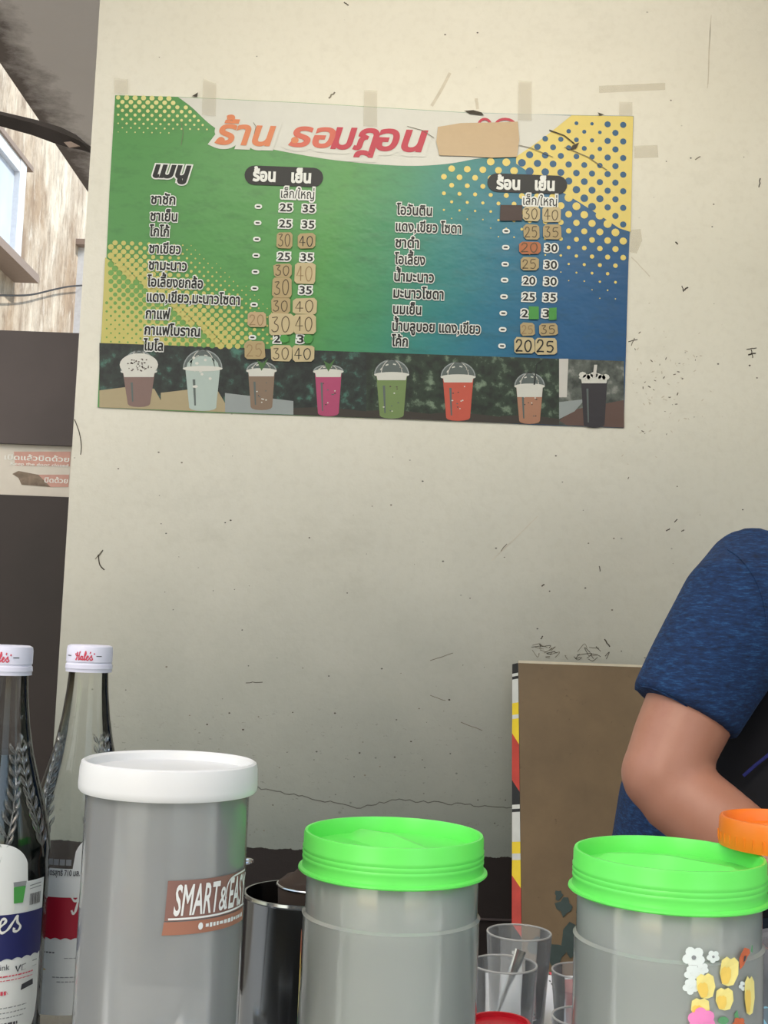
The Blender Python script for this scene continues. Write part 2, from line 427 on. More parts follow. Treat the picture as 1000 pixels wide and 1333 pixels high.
# cracks, scuffs and pencil marks on the wall: ribbons lying on the plaster
def wp(px, py): p = at(px, py, WY); return (p.x, p.z)
def wall_place(x, y, l): return (x, WY - l, y)
mk = MB()
rs = random.Random(3)
def jag(a, b, n, amp):
    return [(a[0] + (b[0] - a[0]) * i / n + (rs.uniform(-amp, amp) if 0 < i < n else 0), a[1] + (b[1] - a[1]) * i / n + (rs.uniform(-amp, amp) if 0 < i < n else 0)) for i in range(n + 1)]
def mark(px_pts, w, m='crack', layer=.0004):
    ribbon(mk, [wp(*p) for p in px_pts], w * .0015, M[m], wall_place, layer)
mark(jag((318, 1022), (470, 1052), 26, 1.5) + jag((478, 1048), (520, 1040), 8, 1.5) + jag((528, 1042), (672, 1052), 24, 1.6), 1.1)
mark(spline([(97, 546), (103, 562), (106, 580), (105, 592)]), 1.2, 'dark_mark')
mark(spline([(128, 722), (130, 735), (136, 742)]), 1.6, 'dark_mark'); mark([(124, 728), (134, 716), (129, 724)], 1.2, 'grey_mark')
mark(jag((320, 889), (342, 888), 5, .8), .9, 'dark_mark')
mark(spline([(586, 95), (574, 118), (562, 138)]), [5 * .0015 * q for q in [.3] * 6 + [1] * 6 + [.6]] and 4.0, 'faint_mark')
for a, b, w, m in [((822, 335), (846, 360), 1.2, 'faint_mark'), ((428, 128), (436, 120), 2.2, 'grey_mark'), ((620, 128), (622, 142), 4, 'faint_mark'),
                   ((905, 208), (912, 204), 1.4, 'grey_mark'), ((890, 378), (896, 374), 2, 'dark_mark'), ((888, 372), (890, 380), 1.2, 'dark_mark'),
                   ((972, 455), (985, 453), 1.2, 'dark_mark'), ((974, 462), (984, 460), 1.8, 'dark_mark'), ((978, 455), (980, 466), 1.2, 'dark_mark'),
                   ((818, 445), (830, 442), 1.1, 'dark_mark'), ((822, 450), (826, 440), 1.1, 'grey_mark'), ((990, 232), (988, 244), 1.5, 'dark_mark'),
                   ((640, 730), (700, 672), .8, 'faint_mark'), ((652, 718), (660, 708), 1, 'grey_mark'), ((780, 737), (781, 744), 1.2, 'dark_mark'),
                   ((705, 763), (709, 761), 1.6, 'dark_mark'), ((787, 832), (794, 842), 1.6, 'dark_mark'), ((704, 832), (707, 828), 1.4, 'dark_mark'),
                   ((867, 691), (872, 688), 1.4, 'dark_mark'), ((887, 692), (891, 690), 1.2, 'dark_mark'), ((878, 680), (882, 676), 1.2, 'dark_mark'), ((880, 315), (882, 318), 2, 'dark_mark'),
                   ((448, 3), (454, 7), 1.6, 'dark_mark'), ((922, 110), (926, 20), .7, 'faint_mark'), ((921, 115), (925, 30), .7, 'faint_mark'),
                   ((560, 860), (590, 850), .8, 'grey_mark'), ((600, 940), (628, 951), .9, 'grey_mark'), ((560, 905), (580, 912), .8, 'grey_mark')]:
    mark(jag(a, b, 4, .7), w, m)
for i in range(150):                                   # fly specks and chips, denser low down
    x = rs.uniform(150, 980); y = rs.choice([rs.uniform(570, 850), rs.uniform(860, 1098), rs.uniform(860, 1098), rs.uniform(10, 1098)])
    if 118 < y < 560 and 125 < x < 830: continue
    q = rs.uniform(.5, 1.5); p = wp(x, y)
    mk.poly([wall_place(a, b, .0004) for a, b in ring2d(p[0], p[1], q * .0015, q * .0011, 6)], M[rs.choice(['grey_mark', 'dark_mark', 'crack'])])
for i in range(120):                                   # grainy dirt below and right of the poster's corner
    x, y = rs.gauss(850, 45), rs.gauss(520, 50)
    if x < 822 and y < 562: continue
    q = rs.uniform(.5, 1.6); p = wp(x, y); an = rs.uniform(0, PI)
    mk.poly([wall_place(p[0] + a * math.cos(an) - b * math.sin(an), p[1] + a * math.sin(an) + b * math.cos(an), .0004) for a, b in ring2d(0, 0, q * .0024, q * .0008, 7)], M[rs.choice(['faint_mark', 'faint_mark', 'grey_mark'])])
for i in range(26):                                    # tangle of scratches above the leaning board
    x = rs.uniform(700, 800); y = 857 - abs(rs.gauss(0, 9))
    mark(spline([(x, y), (x + rs.uniform(-8, 8), y - rs.uniform(-6, 8)), (x + rs.uniform(-14, 14), y + rs.uniform(-5, 5))], 4), .7, rs.choice(['dark_mark', 'grey_mark']))
wmk = mk.build('trim_1'); structure(wmk)
for lb_, q in [('clear tape scrap stuck beside the top right corner of the poster, below the corner tape', [(826, 190), (856, 189), (857, 205), (826, 206)]),
              ('crumpled clear tape scrap on the wall at the right poster edge, beside the blue dots', [(821, 300), (834, 298), (836, 313), (829, 330), (820, 328)]),
              ('long faint strip of clear tape on the wall above the top right poster corner', [(780, 112), (866, 108), (866, 117), (780, 121)])]:
    old = MB(); old.slab([wall_place(*wp(*p), .0006) for p in q], (0, .0004, 0), M['clear_tape']); tag(old.build('tape_scrap'), lb_, 'tape', 'old tape scraps on the wall')
line = MB(); a = at(560, 1193, WY); b = at(720, 1199, WY)
line.box((-.6, WY - .006, a.z - .002), (3.0, WY, a.z + .001), M['panel_up'])
structure(line.build('trim_2'))

# ------------------------------------------------------------------ neighbouring house across the alley
FX = -2.3
structure(MB().box((FX - .3, 2.0, -.12), (FX, 16, 6.5), M['facade']).build('wall_left'))
def alley_window(px_tl, px_br, name, label):
    p0 = atX(*px_tl, FX); p1 = atX(*px_br, FX)
    return p0, p1
# near window: only its right half is in the picture
pr = atX(24.5, 216, FX); pb = atX(22, 360, FX)
y1, zt, zb = pr.y, pr.z, pb.z; y0 = y1 - 1.6
w1 = thing('window_frame_assembly', 'large white window', 'window', (FX, (y0 + y1) / 2, zb)); w1.name = 'window_1'; structure(w1); del w1['label']; del w1['category']
MB().box((FX - .02, y0, zb), (FX + .015, y1 - .06, zt - .06), M['pane']).build('pane', w1)
fr = MB()
fr.box((FX - .02, y1 - .12, zb), (FX + .05, y1, zt), M['window_white']).box((FX - .02, y0, zt - .08), (FX + .046, y1 - .12, zt - .001), M['window_white']).box((FX - .02, y0, zb + .001), (FX + .046, y1 - .12, zb + .08), M['window_white'])
for k in (1, 2): fr.box((FX - .02, y1 - .12 - .42 * k, zb + .08), (FX + .04, y1 - .08 - .42 * k, zt - .08), M['window_white'])
fr.build('sash', w1)
MB().box((FX, y0 - .1, zb - .05), (FX + .15, y1 + .06, zb), M['window_frame']).build('sill', w1)
MB().box((FX, y0 - .1, zt), (FX + .06, y1 + .10, zt + .03), M['window_frame']).build('lintel', w1)
pr = atX(102, 322, FX); y2 = pr.y; zt = pr.z
w2 = thing('window', 'white', 'window', (FX, y2 + .7, 0)); w2.name = 'window_2'; structure(w2); del w2['label']; del w2['category']
MB().box((FX - .02, y2 + .08, .9), (FX + .02, y2 + 1.4, zt - .1), M['pane']).build('pane', w2)
MB().box((FX - .02, y2, .9), (FX + .07, y2 + .12, zt), M['window_white']).box((FX - .02, y2 + .12, zt - .1), (FX + .066, y2 + 1.4, zt - .001), M['window_white']).build('sash', w2)
MB().box((FX, y2 - .08, zt), (FX + .08, y2 + 1.5, zt + .04), M['window_frame']).build('lintel', w2)
# cable sagging along the facade
pts = [atX(x, y, FX + .06) for x, y in [(-30, 385), (0, 384.5), (38, 384), (70, 377), (90, 373), (116, 371)]]
tag(MB().tube(spline([tuple(p) for p in pts]), 0.006, M['cable'], 6).build('utility_cable', smooth=True), 'thin dark cable sagging along the stained house wall', 'cable')
# dark steel arm bracing under the soffit, its tip behind the wall corner
YB = 2.446
cs = [(-60, 139, 9), (0, 154.5, 10), (45, 166, 11), (75, 176, 12), (95, 184, 10), (108, 190, 6), (122, 197, 3)]
br = MB().tube([tuple(at(x, y, YB)) for x, y, h in cs], [(h * YB / F, .0255) for x, y, h in cs], M['dark_steel'], 4, up=(0, 0, 1))
e = at(93, 187, YB)
br2 = thing('steel_brace', 'dark tapering steel arm crossing below the grey soffit', 'brace', tuple(at(60, 172, YB)))
br.build('arm', br2)
MB().slab([tuple(at(x, y, YB - .028)) for x, y in [(83, 185), (92, 184), (104, 190), (90, 192)]], (0, .003, 0), M['window_frame']).build('worn_patch', br2)
# dark partition behind the wall end, with a strip of printed vinyl across its gap
YP = 2.62
zt_ = at(60, 432, YP).z; zu = at(60, 579, YP).z; zl = at(60, 646, YP).z
pt = thing('partition', 'dark boarded partition beyond the left end of the wall', 'partition', (-.8, YP, 0))
MB().box((-1.35, YP, zu), (-.35, YP + .03, zt_), M['panel_up']).build('upper_panel', pt)
MB().box((-1.35, YP, 0), (-.35, YP + .03, zl), M['panel_low']).build('lower_panel', pt)
for x in (-1.35, -.39): MB().box((x, YP + .03, 0), (x + .04, YP + .07, zt_), M['dark_steel']).build('post', pt)
vb = thing('vinyl_strip', 'torn white vinyl strip with faded red print between two dark panels', 'banner', (-.8, YP + .012, zl))
m_ = MB(); m_.box((-1.35, YP + .012, zl), (-.35, YP + .014, zu), M['vinyl_white']); m_.build('sheet', vb)
pr_ = MB(); YV = YP + .0115
def vp(px, py): p = at(px, py, YV); return (p.x, p.z)
def vplace(x, y, l): return (x, YV - l, y)
def vquad(q, m, l): pr_.poly([vplace(*vp(*p), l) for p in q], m)
vquad([(18, 588), (92, 588), (91, 607), (20, 606)], M['vinyl_pink'], .0002)
vquad([(48, 618), (90, 618), (89, 634), (62, 634)], M['vinyl_pink'], .0002)
vquad([(16, 617), (24, 613), (50, 618), (66, 634), (28, 631), (24, 622)], M['vinyl_dirt'], .0003)
a_ = vp(6, 598); b_ = vp(90, 598)
lettering(pr_, 'เปิดแล้วปิดด้วย', a_[0], b_[0], .0085, M['white_ink'], lambda x, y, l: vplace(x, a_[1] + y, l), .0005, .02)
a2 = vp(14, 605); b2 = vp(89, 605)
lettering(pr_, 'Keep the door closed', a2[0], b2[0], .0062, M['white_ink'], lambda x, y, l: vplace(x, a2[1] + y, l), .0005, .015, href=H_NUM)
a3 = vp(58, 628); b3 = vp(88, 628)
lettering(pr_, 'ปิดด้วย', a3[0], b3[0], .0085, M['white_ink'], lambda x, y, l: vplace(x, a3[1] + y, l), .0005, .02)
pr_.build('print', vb)

# ------------------------------------------------------------------ the menu poster
PY = WY - .0022
po = thing('menu_poster', 'large green and blue printed drinks menu poster taped to the wall', 'poster', (-.05, WY, 1.537))
def pp(px, py): p = at(px, py, PY); return (p.x, p.z)
def pplace(x, y, l): return (x, PY - l, y)
def ppoly(mb, q, m, l): mb.poly([pplace(*pp(*p), l) for p in q], m)
sheet = MB()
outline = [(150, 124), (232, 126), (400, 134), (600, 146), (700, 149), (825, 151), (822, 250), (818, 350), (815, 460), (812, 557), (700, 553), (600, 548), (400, 541), (250, 536), (127, 530), (131, 447), (137, 370), (143, 240)]
sheet.slab([pplace(*pp(*p), 0) for p in outline], (0, .0018, 0), M['poster']); sheet.build('vinyl_sheet', po)
art = MB()
sw = spline([(232, 126.5), (250, 140), (275, 163), (300, 177), (335, 190), (400, 203), (440, 209), (490, 214), (540, 216), (585, 213), (625, 206), (660, 203), (672, 204)], 5)
ppoly(art, sw + [(690, 192), (716, 173), (744, 150.5), (600, 146.5), (400, 134.5)], M['swoosh'], .0003)
yb = [(660, 203), (672, 213), (700, 232), (728, 248), (752, 262), (785, 283), (806, 297), (821, 302)]
ppoly(art, [(744, 150.2), (824.6, 151.5), (821, 302)] + yb[::-1][1:-1] + [(672, 204), (690, 192), (716, 173)], M['yellow'], .0003)
yl = [(137, 335), (152, 345), (175, 362), (200, 380), (225, 400), (250, 420), (275, 437), (290, 452)]
ppoly(art, yl + [(131.5, 447.5)], M['yellow_left'], .0003)
dots = 0
def dot(x, y, r, m, l=.0006):
    global dots; dots += 1
    p = pp(x, y); q = r * .00152
    art.poly([pplace(a, b, l) for a, b in ring2d(p[0], p[1], q, q, 12)], m)
def side(x, y, bl):                                  # signed distance to a boundary polyline (positive = above it)
    best = 1e9; sg = 1
    for (ax, ay), (bx, by) in zip(bl, bl[1:]):
        t = max(0, min(1, ((x - ax) * (bx - ax) + (y - ay) * (by - ay)) / ((bx - ax) ** 2 + (by - ay) ** 2)))
        d = math.hypot(x - ax - t * (bx - ax), y - ay - t * (by - ay))
        if d < best: best = d; sg = 1 if (bx - ax) * (y - ay) - (by - ay) * (x - ax) < 0 else -1
    return best * sg
ybx = [(560, 196), (620, 200)] + yb
for j in range(28):
    for i in range(16):
        x = 578 + i * 20.3 + (j % 2) * 10.1; y = 148 + j * 10.8 + (x - 700) * .035
        if not (570 < x < 818) or y < 157: continue
        d = side(x, y, ybx)
        sx_ = np.interp(y, [150, 557], [822, 809])
        if x > sx_ - 4: continue
        if d > 1:
            if x < 672 + (204 - y) * 1.35 + 5: continue
            dot(x, y, max(1.8, 5.4 - d * .032) if x < 790 else 4.2, M['blue_dot'])
        elif d > -95:
            if y < 216 and x < 640 and y < 214 + (600 - x) * .1: continue
            dot(x, y, max(.8, 5.6 + d * .055), M['yellow'])
        else: continue
for j in range(30):
    for i in range(24):
        x = 128 + i * 11.0 + (j % 2) * 5.5; y = 318 + j * 5.6 + (x - 200) * .036
        if y > 452 + (x - 200) * .03 or x < np.interp(y, [318, 452], [140, 132]) + 3: continue
        d = -side(x, y, yl)
        if d > 2: dot(x, y, max(1.2, 4.4 - d * .05), M['green_dot'])
        elif d > -80: dot(x, y, max(.5, 4.6 + d * .05), M['yellow_left'])
for j in range(9):
    for i in range(15):
        x = 154 + i * 11 + (j % 2) * 5.5; y = 127 + j * 5.6 + (x - 150) * .02
        if side(x, y, [(232, 122), (275, 163), (320, 190)]) > -6 and x > 226: continue
        if x > 222 and y > 150 + 20: continue
        d = j * 5.6
        dot(x, y, max(.6, 3.4 - d * .055 - max(0, 165 - x) * .05), M['yellow_dot'])
art.build('printed_artwork', po)

K = .00152
# eight little photographs of iced drinks along the foot
def drink(x0, x1, bg, spec):
    cx, dome_t, rim, hw, by, bw, liq, extra = spec
    mb = MB(); q = lambda pts, m, l: ppoly(mb, pts, M[m] if m in M else M['p_' + m], l)
    yt = lambda x: 446.5 + (x - 130) * .0345; yb_ = lambda x: 530.2 + (x - 127) * .0388
    q([(x0, yt(x0)), (x1, yt(x1)), (x1, yb_(x1)), (x0, yb_(x0))], bg, .0004)
    if extra == 'wood': q([(x0, yb_(x0) - 22), (cx - 4, yb_(cx) - 30), (cx + 20, yb_(cx) - 26), (x1, yb_(x1) - 12), (x1, yb_(x1)), (x0, yb_(x0))], 'p_wood', .0005)
    if extra == 'slab': q([(x0, yb_(x0) - 25), (x1, yb_(x1) - 18), (x1, yb_(x1)), (x0, yb_(x0))], 'p_slab', .0005)
    if extra in ('soil', 'latte'): q([(x0, yb_(x0) - 9), (cx, yb_(cx) - 12), (x1, yb_(x1) - 8), (x1, yb_(x1)), (x0, yb_(x0))], 'p_soil', .0005)
    if extra == 'cola':
        q([(x0, yt(x0)), (x0 + 12, yt(x0)), (x0 + 10, yt(x0) + 50), (x0, yt(x0) + 50)], 'p_light', .0005)
        q([(x1, yb_(x1) - 36), (x1, yb_(x1)), (x0 + 10, yb_(x0)), (x0, yb_(x0) - 6), (x0 + 18, yb_(x0) - 20)], 'p_brick', .0005)
        q([(x0, yb_(x0) - 30), (x0 + 34, yb_(x0) - 34), (x0 + 20, yb_(x0) - 18), (x0, yb_(x0) - 8)], 'p_slab', .0006)
    n = 12
    arc = [(cx + hw * .98 * math.cos(PI * i / n), rim - (rim - dome_t) * math.sin(PI * i / n)) for i in range(n + 1)]
    if extra != 'cola': q(arc, 'p_dome', .0007)
    if extra != 'cola':
        for k_, w_ in ((1.0, 1.5), (.62, .9)):
            ribbon(mb, [pp(cx + hw * .96 * k_ * math.cos(t), rim - (rim - dome_t) * math.sin(t) * (.96 if k_ == 1 else .98)) for t in np.linspace(0, PI, 15)], w_ * K, M['p_light'] if k_ < 1 else M['p_slab'], pplace, .0009)
        for k_ in range(4):
            t = .6 + k_ * .62; ribbon(mb, [pp(cx + hw * .7 * math.cos(t + d_), rim - (rim - dome_t) * .7 * math.sin(t + d_)) for d_ in (0, .12, .24)], 1.6 * K, M['p_foam'], pplace, .0009)
    body = [(cx - hw * .86, rim + 2)] + [(cx - bw, by - 3)] + [(cx + bw * math.cos(PI - PI * i / 6), by - 3 + 4 * math.sin(PI * i / 6)) for i in range(1, 6)] + [(cx + bw, by - 3), (cx + hw * .86, rim + 2)]
    q(body, liq, .0008)
    fo = 5 if liq not in ('p_ice',) else 2
    if extra == 'latte': fo = 10
    q([(cx - hw * .86, rim), (cx + hw * .86, rim), (cx + hw * .80, rim + fo * 1.4), (cx - hw * .80, rim + fo * 1.4)], 'p_foam' if liq != 'p_ice' else 'p_ice', .0010)
    q(ring2d(cx, rim, hw, 3.6, 20), 'p_foam', .0012)
    q([(cx - bw * .75, rim + 14), (cx - bw * .55, rim + 14), (cx - bw * .5, by - 6), (cx - bw * .62, by - 6)], 'p_dome', .0010)
    if liq == 'p_cocoa':
        q(ring2d(cx, 475, 25, 15, 22), 'p_foam', .0013)
        for i in range(40):
            a, r = random.uniform(0, 2 * PI), random.random() ** .5
            q(ring2d(cx + 1 + 17 * r * math.cos(a), 476 + 9 * r * math.sin(a), random.uniform(.7, 1.6), .9, 5), 'p_choc', .0015)
    if liq == 'p_ice':
        q(ring2d(cx, 478, 21, 15, 18), 'p_ice', .0009)
        for i in range(10): q(ring2d(cx + random.uniform(-13, 13), 470 + random.uniform(-4, 40), random.uniform(2, 4), 2, 5), 'p_foam', .0011)
    if liq in ('p_pink', 'p_green', 'p_red', 'p_tea', 'p_latte'):
        for i in range(9): q(ring2d(cx + random.uniform(-bw * .7, bw * .7), random.uniform(rim + 10, by - 6), random.uniform(.8, 1.6), .9, 5), random.choice(['p_foam', 'p_choc', 'p_dome']), .0011)
    if extra == 'latte': q([(cx + 5, dome_t + 16), (cx + 9, dome_t - 12), (cx + 18, dome_t - 17), (cx + 18, dome_t - 16), (cx + 10, dome_t - 11), (cx + 7, dome_t + 16)], 'p_straw', .0014)
    if extra == 'cola':
        q([(cx - 2, rim), (cx, rim - 17), (cx + 4, rim - 17), (cx + 2, rim)], 'p_light', .0014)
        for i in range(7): q(ring2d(cx - 15 + i * 5, rim + random.uniform(-4, 2), 5, 4, 8), 'p_foam', .0013)
    if liq in ('p_pink', 'p_tea'):
        q([(cx, rim), (cx - 6, rim - 14), (cx + 2, rim - 10), (cx + 9, rim - 17), (cx + 5, rim - 8)], 'p_leaf', .0014)
    mb.build('drink_photo', po)
M_ = M
drink(129.5, 209.5, 'leaves', (181, 456, 484, 24, 529, 14.5, 'p_cocoa', 'wood'))
drink(209.5, 293, 'leaves', (264, 455, 480, 26, 534, 17.5, 'p_ice', 'wood'))
drink(293, 382, 'leaves', (340.5, 471, 483, 20, 533, 14, 'p_tea', 'slab'))
drink(382, 477, 'leaves', (427.5, 475, 484, 20, 541, 13.5, 'p_pink', 'soil'))
drink(477, 562.5, 'leaves_g', (510, 468, 488, 23, 544, 15.5, 'p_green', 'soil'))
drink(562.5, 651.5, 'leaves_g', (596.5, 471, 491, 23, 547, 15.5, 'p_red', 'soil'))
drink(651.5, 728, 'leaves_g', (689.5, 485, 503, 20, 551, 13.5, 'p_latte', 'latte'))
drink(728, 812.5, 'bokeh', (773.5, 480, 492, 20, 556, 13.5, 'p_cola', 'cola'))

# printed lettering: white halo under black strokes
K = .00152
def row(name, body, x0, x1, yb, h, ink=None, halo=.10, ink_t=.03, shear=0.0, num=False):
    mb = MB(); a = pp(x0, yb); b = pp(x1, yb)
    pl = lambda x, y, l: pplace(x, a[1] + y, l)
    hr = H_NUM if num else H_TH
    if halo: lettering(mb, body, a[0], b[0], h * K, M['white_ink'], pl, .0018, halo, shear, hr)
    lettering(mb, body, a[0], b[0], h * K, ink or M['black_ink'], pl, .0023, ink_t, shear, hr); mb.build(name, po)
for b, x0, x1, yb_ in [('ชาชัก', 197, 228, 265.5), ('ชาเย็น', 196, 230.5, 287.3), ('โกโก้', 195, 220, 307.5), ('ชาเขียว', 194.5, 235, 329.5), ('ชามะนาว', 194, 243, 351),
                       ('โอเลี้ยงยกล้อ', 192, 264, 373), ('แดง,เขียว,มะนาวโซดา', 191.5, 312, 392.5), ('กาแฟ', 190, 221, 414.5), ('กาแฟโบราณ', 188.5, 260, 435.5), ('ไมโล', 187, 212, 456),
                       ('โอวันติน', 516.5, 562, 279.5), ('แดง,เขียว โซดา', 515.5, 600, 301), ('ชาดำ', 515, 545, 322), ('โอเลี้ยง', 514, 553, 343.7), ('น้ำมะนาว', 513.5, 564.5, 366),
                       ('มะนาวโซดา', 512.5, 577, 387.5), ('นมเย็น', 512, 548, 408.5), ('น้ำบลูบอย แดง,เขียว', 511, 625, 430.5), ('โค้ก', 510, 530.5, 450.5)]:
    row('menu_line', b, x0, x1, yb_, 10.2)
row('menu_heading', 'เมนู', 200, 243, 230.5, 15.5, halo=.11, ink_t=.05, shear=.22)
def num(s, cx, cy, halo=.13):
    w = 15.5 * len(s) / 2; row('printed_price', s, cx - w / 2, cx + w / 2, cy + 5.0, 10, halo=halo, ink_t=.022, num=True)
Z7 = lambda x, y: (x / 5.55 + 310, y / 5.55 + 240)
Z8 = lambda x, y: (x / 5.333 + 640, y / 5.333 + 220)
for s, x, y in [('25', 346, 167), ('35', 511, 175), ('25', 341, 284), ('35', 506, 290), ('25', 331, 521), ('35', 496, 527), ('35', 487, 764)]: num(s, *Z7(x, y))
for s, x, y in [('2', 282, 1115), ('3', 450, 1118)]: num(s, *Z7(x, y))
for s, x, y in [('30', 414, 548), ('30', 410, 665), ('20', 260, 775), ('30', 408, 780), ('25', 257, 888), ('35', 403, 892), ('2', 230, 1003), ('3', 377, 1003)]: num(s, *Z8(x, y))
def dash(px, py):
    p = pp(px, py); prc = MB()
    for w, h, m, l in ((10, 6.4, M['white_ink'], .0018), (5.5, 2.0, M['black_ink'], .0023)):
        W_, H_ = w * K / 2, h * K / 2; r = H_
        pts = [(p[0] + (W_ - r) * sx + r * math.cos(a), p[1] + r * math.sin(a)) for sx, a0 in ((1, -PI / 2), (-1, PI / 2)) for a in [a0 + PI * i / 6 for i in range(7)]]
        prc.poly([pplace(*q, l) for q in pts], m)
    prc.build('printed_dash', po)
for q in [(147, 162), (142, 280), (136, 398), (131, 516), (126, 634), (120, 753), (116, 871), (104, 1107)]: dash(*Z7(*q))
for q in [(101, 433), (98, 546), (94, 663), (90, 773), (86, 888), (81, 1003), (77, 1116), (72, 1230)]: dash(*Z8(*q))
def pill(x0, x1, cy, h):
    hd = MB()
    a, b = pp(x0, cy), pp(x1, cy); r = h * K / 2
    pts = [(bx - sg * r + r * math.cos(t), a[1] + r * math.sin(t)) for bx, sg, a0 in ((b[0], 1, -PI / 2), (a[0], -1, PI / 2)) for t in [a0 + PI * i / 10 for i in range(11)]]
    hd.poly([pplace(*q, .0014) for q in pts], M['black_ink']); hd.build('heading_pill', po)
pill(318.5, 421, 227.8, 26); pill(634.5, 738.5, 237.5, 25)
for b, x0, x1, yb_ in [('ร้อน', 330, 358, 235.5), ('เย็น', 380, 404, 237.5), ('ร้อน', 647, 676, 246), ('เย็น', 697, 721, 247.5)]:
    row('column_heading', b, x0, x1, yb_, 12, ink=M['white_ink'], halo=0, ink_t=.05)
row('size_heading', 'เล็ก/ใหญ่', 366, 409, 258, 9.5, halo=.13, ink_t=.006); row('size_heading', 'เล็ก/ใหญ่', 681, 725, 267, 9.5, halo=.13, ink_t=.006)
def title(b, x0, x1, yb_, h, m):
    tt = MB()
    a = pp(x0, yb_); c = pp(x1, yb_); pl = lambda x, y, l: pplace(x, a[1] + y, l)
    lettering(tt, b, a[0], c[0], h * K, M['swoosh'], pl, .0012, .15, .25)
    lettering(tt, b, a[0], c[0], h * K, m, pl, .0021, .030, .25); tt.build('title_word', po)
title('ร้าน', 281, 350, 187, 25, M['orange_letter'])
title('รอ', 377, 431, 190, 25, M['coral_letter']); title('มฎ', 432, 487, 193, 27, M['red_letter']); title('อน', 488, 547, 195, 27, M['red_letter'])
for x in (288, 384):                                   # little heart curls in the letter tails
    tt = MB(); p = pp(x, 183); tt.poly([pplace(*q, .0024) for q in ring2d(p[0], p[1], 5 * K, 4.4 * K)], M['orange_letter']); tt.build('title_curl', po)
for x, w in ((631, 8), (658, 13)):                     # tops of letters showing above the brown tape
    tt = MB(); p = pp(x, 164); ribbon(tt, [(p[0] + w * K * math.cos(t), p[1] + 9 * K * math.sin(t)) for t in np.linspace(.3, PI - .3, 9)], 3.4 * K, M['red_letter'], pplace, .0021); tt.build('covered_letter', po)

# taped-over prices, each a scrap of tape with its hand-written figure
def wob(x0, y0, x1, y1, rnd, c=3.2):
    j = lambda: rnd.uniform(-.6, .6)
    return [(x0 + c + j(), y0 + j()), (x1 - c + j(), y0 + j()), (x1 + j(), y0 + c + j()), (x1 + j(), y1 - c + j()), (x1 - c + j(), y1 + j()), (x0 + c + j(), y1 + j()), (x0 + j(), y1 - c + j()), (x0 + j(), y0 + c + j())]
rp = random.Random(11); lay = [0]
def patch(Z, box, m, s=None, ink='ball_ink', c=3.2, hh=.72, wstroke=1.25):
    x0, y0 = Z(box[0], box[1]); x1, y1 = Z(box[2], box[3]); lay[0] += 1
    l = .0027 + (lay[0] % 6) * .00016
    mb = MB(); mb.slab([pplace(*pp(*p), l) for p in wob(x0, y0, x1, y1, rp, c)], (0, .0001, 0), M[m]); o = mb.build('price_patch', po)
    if s:
        w = MB(); W_ = (x1 - x0) * .86 / len(s); H_ = (y1 - y0) * hh
        for i, ch in enumerate(s):
            bx = x0 + (x1 - x0) * .07 + i * W_; by = y1 - (y1 - y0) * (1 - hh) * .5
            sc = rp.uniform(.88, 1.05)
            for st in PEN[ch]:
                pts = [pp(bx + px * W_ * .86, by - py * H_ * sc) for px, py in (spline(st, 5) if ch != '4' else st)]
                ribbon(w, pts, wstroke * K, M[ink], pplace, l + .0003)
        w.build('handwritten_price', o)
for b, m, s, ink in [((280, 350, 395, 465), 'tan_tape', '30', 'ball_ink'), ((432, 358, 560, 465), 'tan_tape', '40', 'black_ink'), ((258, 575, 390, 675), 'tan_tape', '30', 'ball_ink'),
                     ((410, 570, 560, 722), 'buff_tape', '40', 'faint_ink'), ((248, 675, 390, 820), 'tan_tape', '30', 'ball_ink'), ((240, 820, 380, 935), 'tan_tape', '30', 'ball_ink'),
                     ((398, 825, 570, 940), 'buff_tape', '40', 'ball_ink'), ((72, 925, 205, 1035), 'brown_tape', '20', 'faint_ink'), ((225, 935, 400, 1090), 'buff_tape', '30', 'ball_ink'),
                     ((400, 940, 562, 1082), 'buff_tape', '40', 'ball_ink'), ((50, 1135, 195, 1265), 'tan_tape', '25', 'faint_ink'), ((238, 1165, 390, 1280), 'buff_tape', '30', 'ball_ink'),
                     ((394, 1165, 550, 1282), 'buff_tape', '40', 'black_ink'), ((305, 1085, 365, 1150), 'green_tape', None, None), ((475, 1090, 540, 1152), 'green_tape', None, None)]:
    patch(Z7, b, m, s, ink)
for b, m, s, ink in [((58, 255, 212, 362), 'choc_tape', None, None), ((214, 265, 335, 365), 'buff_tape', '30', 'ball_ink'), ((352, 265, 480, 372), 'buff_tape', '40', 'ball_ink'),
                     ((220, 388, 332, 492), 'tan_tape', '25', 'ball_ink'), ((356, 388, 482, 490), 'tan_tape', '35', 'ball_ink'), ((192, 508, 340, 592), 'rust_tape', '20', 'ball_ink'),
                     ((203, 615, 325, 708), 'tan_tape', '25', 'ball_ink'), ((255, 958, 327, 1045), 'green_tape', None, None), ((397, 965, 452, 1050), 'green_tape', None, None),
                     ((200, 1070, 300, 1160), 'tan_tape', '25', 'faint_ink'), ((330, 1075, 458, 1158), 'tan_tape', '35', 'ball_ink'), ((155, 1172, 298, 1285), 'buff_tape', '20', 'black_ink'),
                     ((300, 1175, 452, 1290), 'buff_tape', '25', 'black_ink')]:
    patch(Z8, b, m, s, ink, c=.6 if m in ('choc_tape', 'green_tape') else 3.2, wstroke=1.9 if b[1] > 1170 else 1.25)
mb = MB(); mb.slab([pplace(*pp(*p), .0030) for p in [(570, 166), (600, 161), (650, 160), (674, 159), (676, 182), (673, 205), (640, 206), (610, 204), (572, 203), (568, 185)]], (0, .0003, 0), M['brown_tape'])
mb.build('brown_tape_patch', po)
